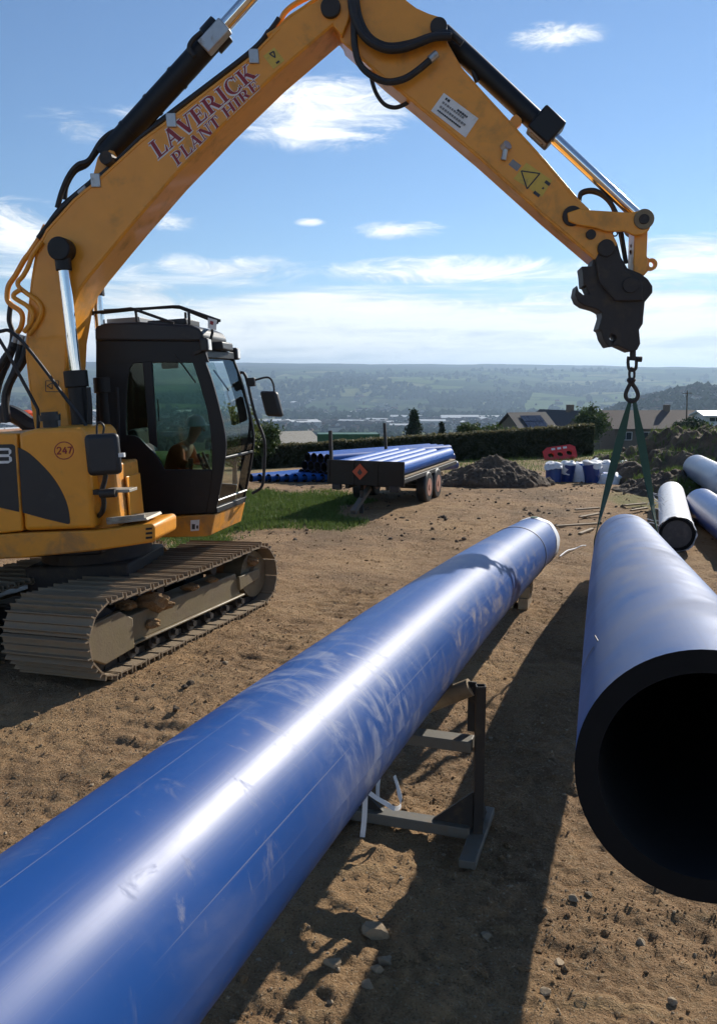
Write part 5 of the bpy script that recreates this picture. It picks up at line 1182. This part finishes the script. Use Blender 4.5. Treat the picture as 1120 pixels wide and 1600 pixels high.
# ------------------------------------------------------------------ vegetation
def leaves(pts, size, nrm=None, jit=.6):
    pts = np.asarray(pts); n = len(pts); r = np.random.default_rng(n)
    a = r.normal(size=(n, 3)); a /= np.linalg.norm(a, axis=1, keepdims=True); b = r.normal(size=(n, 3)); b -= a*(a*b).sum(1, keepdims=True); b /= np.linalg.norm(b, axis=1, keepdims=True)
    s = size*r.uniform(.6, 1.4, (n, 1)); V = np.stack([pts-a*s, pts+b*s*.55, pts+a*s, pts-b*s*.55], 1).reshape(-1, 3); F_ = np.arange(n*4).reshape(-1, 4); return V, F_
def leaf_obj(name, V, F_, m, parent=None):
    me = bpy.data.meshes.new(name); me.from_pydata(V.tolist(), [], F_.tolist()); me.materials.append(m); o = bpy.data.objects.new(name, me); COL.objects.link(o)
    if parent: o.parent = parent
    return o
def tree(name, p, h, r, label, m='leaf', kind='round', nl=5000, leaf=.09, group=None, seed=1, cat='tree'):
    rg = np.random.default_rng(seed); o = empty(name, p); tag(o, label, cat, group)
    tr_ = MB().tube([(0, 0, -.3), (rg.normal()*.03*h, rg.normal()*.03*h, h*.45), (rg.normal()*.04*h, 0, h*.9)], [h*.028+.02, h*.018+.01, .01], 8)
    for _ in range(9):
        a = rg.uniform(0, 6.28); z0 = h*rg.uniform(.2, .65); L = r*rg.uniform(.5, .9); tr_.tube([(0, 0, z0), (math.cos(a)*L*.5, math.sin(a)*L*.5, z0+L*.3), (math.cos(a)*L, math.sin(a)*L, z0+L*(.55 if kind != 'conifer' else .1))], [.02*h*.4+.01, .01*h*.4+.006, .004], 5)
    tr_.build('trunk', M['trunk'], o)
    pts = []
    if kind == 'conifer':
        for z in np.linspace(.12, 1, 26):
            rad = r*(1-z)**.8*rg.uniform(.75, 1.15); nb_ = 7
            for q in range(nb_):
                a = rg.uniform(0, 6.28); L = rad*rg.uniform(.5, 1.1); k_ = max(3, int(nl/(26*nb_))); t_ = rg.uniform(.15, 1, (k_, 1))
                pts.append(np.concatenate([np.cos(a)*L*t_, np.sin(a)*L*t_, z*h-t_*L*.25], 1)+rg.normal(scale=(.06*r+.02), size=(k_, 3)))
    else:
        nc = 46
        for q in range(nc):
            d = rg.normal(size=3); d /= np.linalg.norm(d); c = d*rg.uniform(.35, 1)**.6*np.array([r, r, h*.36])*rg.uniform(.7, 1.08); c[2] += h*.62
            k_ = nl//nc; pts.append(c+rg.normal(size=(k_, 3))*np.array([r*.16, r*.16, h*.06]))
    V, F_ = leaves(np.concatenate(pts), leaf); leaf_obj('crown', V, F_, M[m], o); return o
M['leaf_straw'] = leaf_mat('pale_clipped_leaf', (.13, .12, .055), (.22, .19, .10))  # paler straw tone for the leaves along the hedge top
# trimmed hedge across the back of the yard
hx0, hx1 = at(372, 690, 45).x, at(924, 690, 45).x
hg = empty('hedge', ((hx0+hx1)/2, 45, float(zbase((hx0+hx1)/2, 45)))); tag(hg, 'dark trimmed hedge running across the back of the yard', 'hedge')
rg = np.random.default_rng(3); n = 26000; hx = rg.uniform(hx0, hx1, n); face = rg.random(n)
hy = np.where(face < .55, 44.55+rg.normal(0, .07, n), rg.uniform(44.5, 45.5, n)); gzv = zbase(hx, hy); Hh = np.interp(hx, [hx0, hx1], [1.08, 1.55])+.05*fbm(hx/.9, hx*0, 3, 4)
hzv = np.where(face < .55, rg.uniform(0, 1, n)*Hh, Hh+rg.normal(0, .05, n))
P3 = np.stack([hx, hy+.08*fbm(hx/.5, hzv/.5, 3, 8), gzv+hzv], 1)-np.array(hg.location)
tp = face > .62; V, F_ = leaves(P3[~tp], .075); leaf_obj('foliage', V, F_, M['hedge_leaf'], hg); V, F_ = leaves(P3[tp]+np.array([0, 0, .02]), .06); leaf_obj('clipped_top', V, F_, M['leaf_straw'], hg)
mb = MB(); nseg = 40
for i in range(nseg):
    xa, xb = hx0+(hx1-hx0)*i/nseg, hx0+(hx1-hx0)*(i+1)/nseg; za = float(zbase((xa+xb)/2, 45)); mb.box(xa-hg.location.x, xb-hg.location.x-.002, -.4, .42, za-.2-hg.location.z, za+float(np.interp((xa+xb)/2, [hx0, hx1], [1.0, 1.46]))-hg.location.z)
mb.build('inner_branches', M['conifer'], hg, smooth=0)
# young trees and bushes
def tz(px, Y): return Vector(((px-560)/1330*Y*.98, Y, float(zbase((px-560)/1330*Y*.98, Y))))
tree('young_tree', tz(362, 25), 2.35, .75, 'young leafy tree seen through the excavator windscreen', 'leaf_yellow', nl=5200, leaf=.055, seed=2)
tree('conifer_tree', tz(648, 62), 3.4, 1.5, 'pointed dark conifer behind the hedge, above the stacked pipes', 'conifer', 'conifer', 4200, .10, 'trees beyond the hedge', 3)
tree('conifer_tree', tz(692, 64), 2.6, .9, 'slim small conifer right of the pointed one behind the hedge', 'conifer', 'conifer', 2200, .09, 'trees beyond the hedge', 4)
tree('leafy_bush', tz(740, 55), 2.2, 1.0, 'dense dark bush behind the middle of the hedge', 'leaf', nl=3200, leaf=.09, group='trees beyond the hedge', seed=5, cat='bush')
tree('leafy_bush', tz(775, 56), 2.1, 1.1, 'broad dark bush left of the solar panel house', 'leaf', nl=3200, leaf=.09, group='trees beyond the hedge', seed=6, cat='bush')
tree('leafy_bush', tz(812, 57), 1.9, 1.2, 'paler low bush in front of the solar panel house', 'leaf_yellow', nl=3000, leaf=.09, group='trees beyond the hedge', seed=7, cat='bush')
tree('round_tree', tz(932, 78), 4.3, 1.5, 'round dark tree between the two bungalows', 'leaf', nl=4200, leaf=.12, group='trees beyond the hedge', seed=8)
tree('leafy_bush', tz(1085, 80), 3.0, 1.6, 'dark bush at the right end of the long bungalow', 'conifer', nl=3200, leaf=.12, group='trees beyond the hedge', seed=9, cat='bush')
tree('leafy_bush', tz(715, 58), 1.7, .8, 'small bush between the slim conifer and the dense bush', 'leaf', nl=2200, leaf=.08, group='trees beyond the hedge', seed=10, cat='bush')
tree('round_tree', tz(408, 44), 2.6, .9, 'dark shrubby tree left of the pale shed roof', 'leaf', nl=3000, leaf=.08, group='trees beyond the hedge', seed=12)
# buildings beyond the hedge
def building(name, c, yaw, L_, Wd, hw, hr, label, wall='render', roof='roof', wins=3, chim=True, panels=False):
    o = empty(name, c, (0, 0, yaw)); tag(o, label, 'building')
    MB().prism([(-L_/2, -Wd/2, -1.5), (-L_/2, Wd/2, -1.5), (-L_/2, Wd/2, hw), (-L_/2, 0, hw+hr-.06), (-L_/2, -Wd/2, hw)], (L_, 0, 0)).build('wall', M[wall], o, smooth=0)
    ov = .35; sl = hr/(Wd/2); rr = MB()
    for s in (-1, 1): rr.prism([(-L_/2-ov, 0, hw+hr), (-L_/2-ov, s*(Wd/2+ov), hw-ov*sl), (-L_/2-ov, s*(Wd/2+ov), hw-ov*sl+.14), (-L_/2-ov, 0, hw+hr+.14)], (L_+2*ov, 0, 0))
    ro = rr.build('roof', M[roof], o, smooth=0)
    if chim: MB().box(L_*.18, L_*.18+.6, -.3, .3, hw+hr-.4, hw+hr+.75).build('chimney', M[wall], ro, smooth=0)
    for i in range(wins):
        x = -L_/2+L_*(i+.5)/wins; w = MB().box(x-.7, x+.7, -Wd/2-.03, -Wd/2+.02, hw*.38, hw*.82).build('window', M['white'], o, smooth=0)
        MB().box(x-.62, x-.03, -Wd/2-.045, -Wd/2-.032, hw*.41, hw*.79).build('pane', M['pane'], w, smooth=0); MB().box(x+.03, x+.62, -Wd/2-.045, -Wd/2-.032, hw*.41, hw*.79).build('pane', M['pane'], w, smooth=0)
    if panels:
        for i in range(6):
            for j in range(2):
                x0 = -L_*.30+i*L_*.105; y0 = -Wd/2*(.25+.36*j); y1 = y0-Wd/2*.33; z0 = hw+hr+y0*sl+.2; z1 = hw+hr+y1*sl+.2
                MB().prism([(x0, y0, z0), (x0, y1, z1), (x0, y1, z1+.05), (x0, y0, z0+.05)], (L_*.098, 0, 0)).build('solar_panel', M['solar'], ro, smooth=0)
    return o
def bz_(px, Y): x = (px-560)/1330*Y*.98; return Vector((x, Y, float(zbase(x, Y))))
b1 = bz_(1018, 98); b1.z = at(1018, 664, 98).z-2.3; building('bungalow', b1, R(4), 10.2, 7.0, 2.1, 1.75, 'long brown roofed bungalow behind the sling at the right', wins=4)
b2 = bz_(880, 94); b2.z = at(880, 664, 94).z-2.3; building('bungalow', b2, R(-62), 6.4, 5.8, 1.9, 1.9, 'gable ended brown house between the sling and the solar roof', wins=2, roof='roof_dark')
b3 = bz_(826, 90); b3.z = at(826, 664, 90).z-1.9; building('bungalow', b3, R(25), 4.2, 4.6, 1.4, 1.7, 'small dark roofed house with solar panels on its roof', wins=2, panels=True, chim=False, roof='roof_dark')
b4 = bz_(440, 72); b4.z = at(440, 697, 72).z-1.0; building('shed', b4, R(28), 4.6, 4.6, 1.15, .95, 'low shed with pale grey pitched roof at the left behind the hedge', wall='render', roof='tread', wins=2, chim=False)
b5 = bz_(1116, 88); b5.z = at(1116, 664, 88).z; building('shed', b5, R(10), 2.4, 2.0, 1.0, .35, 'small white shed at the right edge behind the earth bank', wall='white', roof='white', wins=1, chim=False)
# container
ct = bz_(543, 58); ct.z = at(543, 677, 58).z-2.2
co = empty('storage_container', ct, (0, 0, R(3))); tag(co, 'dark green storage container behind the hedge and stacked pipes', 'container')
MB().box(-2.05, 2.05, -1.0, 1.0, 0, 2.2).build('body', M['green_paint'], co, bevel=.02)
for i in range(18): x = -1.95+i*.229; MB().box(x-.05, x+.05, -1.03, -1.001, .12, 2.06).build('rib', M['green_paint'], co, smooth=0)
for x in (-2.02, 2.02): MB().box(x-.06, x+.06, -1.05, -1.0, 0, 2.22).build('corner_post', M['green_paint'], co, smooth=0)
# poles
def pole(px, y0, y1, Y, label):
    a, b = at(px, y0, Y), at(px, y1, Y); o = empty('utility_pole', a); tag(o, label, 'pole')
    MB().cyl(Vector((0, 0, -3)), b-a, .10, 8, .07).build('post', M['trunk'], o); MB().bar(b-a-Vector((.5, 0, .3)), b-a-Vector((-.5, 0, .3)), .08, .08).build('crossarm', M['trunk'], o)
pole(1073, 660, 610, 92, 'thin wooden utility pole standing by the long bungalow')
# grass blades on the turf, weeds on the bank
rg = np.random.default_rng(9)
def blades(n, X, Y, h, name, label, zoff=0.0, z=None):
    a = rg.uniform(0, 6.28, n); w = .012*rg.uniform(.7, 1.5, n); hh = h*rg.uniform(.5, 1.4, n); lean = rg.normal(0, .35, (n, 2))
    Z = (zbase(X, Y)+zrough(X, Y) if z is None else z)+zoff
    V = np.zeros((n, 3, 3)); V[:, 0] = np.stack([X-np.cos(a)*w, Y-np.sin(a)*w, Z-.01], 1); V[:, 1] = np.stack([X+np.cos(a)*w, Y+np.sin(a)*w, Z-.01], 1); V[:, 2] = np.stack([X+lean[:, 0]*hh, Y+lean[:, 1]*hh, Z+hh], 1)
    o = leaf_obj(name, V.reshape(-1, 3), np.arange(n*3).reshape(-1, 3), M['grass']); tag(o, label, 'grass', kind='stuff'); return o
n = 150000; X = rg.uniform(-6.5, 2, n); Y = rg.uniform(13.5, 25, n); g = grass_mask(X, Y) > rg.random(n)*1.05; X, Y = X[g][:34000], Y[g][:34000]
blades(len(X), X, Y, .085, 'grass', 'short green grass growing left of the trailer')
n = 40000; X = rg.uniform(2, 26, n); Y = rg.uniform(29, 52, n); g = grass_mask(X, Y)*.8 > rg.random(n); X, Y = X[g][:14000], Y[g][:14000]; blades(len(X), X, Y, .16, 'grass', 'rough grass at the far right of the yard')
# weeds rooted on the earth bank
dg_ = bpy.context.evaluated_depsgraph_get()
hs = [o for o in COL.objects if o.name.startswith('spoil_heap')]
for (ho_, nn, cond) in ((hs[1], 5200, .1), (hs[2], 3600, -.1)):
    co_ = np.array([v.co[:] for v in ho_.data.vertices])+np.array(ho_.location); k = co_[:, 2]-zbase(co_[:, 0], co_[:, 1]) > .10; co_ = co_[k]
    k = fbm(co_[:, 0]/.9, co_[:, 1]/.9, 3, 47) > cond; co_ = co_[k]; sel = co_[rg.integers(0, len(co_), nn)]+rg.normal(0, .03, (nn, 3))*np.array([1, 1, 0])
    blades(nn, sel[:, 0], sel[:, 1], .14, 'weeds', 'green weeds growing over the turned earth', z=sel[:, 2])

# ------------------------------------------------------------------ stones and clods
def rock_mesh(r, seed, sub=2, flat=.65):
    bm = bmesh.new(); bmesh.ops.create_icosphere(bm, subdivisions=sub, radius=r); q = random.Random(seed)
    planes = [(Vector((q.gauss(0, 1), q.gauss(0, 1), q.gauss(0, 1))).normalized(), r*q.uniform(.42, .8)) for _ in range(11)]
    for v in bm.verts:
        for n_, d in planes:
            e = v.co.dot(n_)-d
            if e > 0: v.co -= n_*e
        v.co.z *= flat; v.co *= 1+q.uniform(-.04, .04)
    me = bpy.data.meshes.new('stone'); bm.to_mesh(me); bm.free(); return me
M['stone'] = mat('sandstone', (.29, .215, .135), .9, dirt=(.20, .145, .09), damt=.5, dscale=14, var=.2, bump=.5, bscale=60)
ST = [(590, 1466, .085, 'largest pale flat stone at the edge of the pipe shadow'), (896, 1407, .036, 'small pale stone in sunlight below the open pipe end'), (872, 1502, .045, 'tan stone in sunlight near the bottom right'), (600, 1506, .052, 'rounded stone in shadow below the largest flat stone'), (588, 1524, .045, 'round shadowed stone near the bottom centre'),
      (520, 1520, .05, 'flat stone in the sunlit strip beside the blue pipe'), (575, 1548, .04, 'shadowed stone at the bottom edge of the photo'), (850, 1558, .038, 'pale chip of stone at the bottom right in sunlight'), (920, 1395, .03, 'small brown stone right of the small pale stone'), (1000, 1472, .032, 'brown stone further right in the sunlit dirt'), (1050, 1568, .03, 'little pale stone in the bottom right corner'),
      (760, 1462, .04, 'dark stone in the middle of the hung pipe shadow')]
for i, (px, py, r, l) in enumerate(ST):
    p = gp(px, py); me = rock_mesh(r, i+3); me.materials.append(M['stone']); o = bpy.data.objects.new('stone', me); COL.objects.link(o); o.location = (p.x, p.y, zg(p.x, p.y)+r*.18); o.rotation_euler = (random.uniform(-.2, .2), random.uniform(-.2, .2), i*1.3); tag(o, l, 'stone', 'loose stones on the dirt')
CL = [(298, 1070, .055, 'dark lump of mud nearest the excavator track'), (288, 1078, .04, 'small dark mud lump beside the larger one by the track'), (275, 1110, .05, 'lone dark clod left of the blue pipe'), (352, 1036, .04, 'pale stone on the dirt past the track')]
for i, (px, py, r, l) in enumerate(CL):
    p = gp(px, py); me = rock_mesh(r, i+33, 2, .7); me.materials.append(M['soil_dark'] if i < 3 else M['stone']); o = bpy.data.objects.new('clod', me); COL.objects.link(o); o.location = (p.x, p.y, zg(p.x, p.y)+r*.3); tag(o, l, 'clod', 'lumps near the track')
def scatter(name, n, xr, yr, r0, r1, m, label, seed, octa=False):
    rg = np.random.default_rng(seed); v, f = ico(); f = np.array(f)
    if octa: v = np.array([(1, 0, 0), (-1, 0, 0), (0, 1, 0), (0, -1, 0), (0, 0, 1), (0, 0, -1)], float); f = np.array([(0, 2, 4), (2, 1, 4), (1, 3, 4), (3, 0, 4), (2, 0, 5), (1, 2, 5), (3, 1, 5), (0, 3, 5)])
    X = rg.uniform(*xr, n*3); u = rg.random(n*3); Y = yr[0]*np.exp(u*math.log(yr[1]/yr[0])); k = fbm(X/.8, Y/.8, 3, seed)+rg.normal(0, .3 if not octa else .14, n*3) > .05; X, Y = X[k][:n], Y[k][:n]; n = len(X)
    Z = zbase(X, Y)+zrough(X, Y); r = r0*np.exp(rg.random(n)**2.2*math.log(r1/r0)); sc_ = rg.uniform(.6, 1.2, (n, 1, 3))*np.array([1, 1, .75])
    V = v[None]*r[:, None, None]*sc_*(1+rg.uniform(-.28, .28, (n, len(v), 1)))+np.stack([X, Y, Z+r*.22], 1)[:, None, :]
    F_ = (f[None]+(np.arange(n)*len(v))[:, None, None]).reshape(-1, 3)
    me = bpy.data.meshes.new(name); me.from_pydata(V.reshape(-1, 3).tolist(), [], F_.tolist()); me.materials.append(m); o = bpy.data.objects.new(name, me); COL.objects.link(o); tag(o, label, 'pebbles', kind='stuff')
scatter('pebbles', 5200, (-4, 4.5), (2.9, 14), .0025, .017, M['stone'], 'small pale pebbles scattered over the near dirt', 5)
scatter('gravel', 26000, (-4, 5), (2.9, 13), .0022, .010, M['stone'], 'fine pale gravel trodden into the near dirt', 26, True)
scatter('soil_crumbs', 60000, (-5, 6), (2.9, 22), .0025, .012, M['soil'], 'fine loose crumbs of brown soil over the near dirt', 16, True)
scatter('soil_clods', 4500, (-6, 8), (2.9, 26), .005, .028, M['soil'], 'crumbs and clods of brown soil over the dirt', 6)
scatter('soil_clods', 1500, (-3, 14), (15, 34), .015, .06, M['soil_dark'], 'dark clods of earth across the middle of the yard', 8)
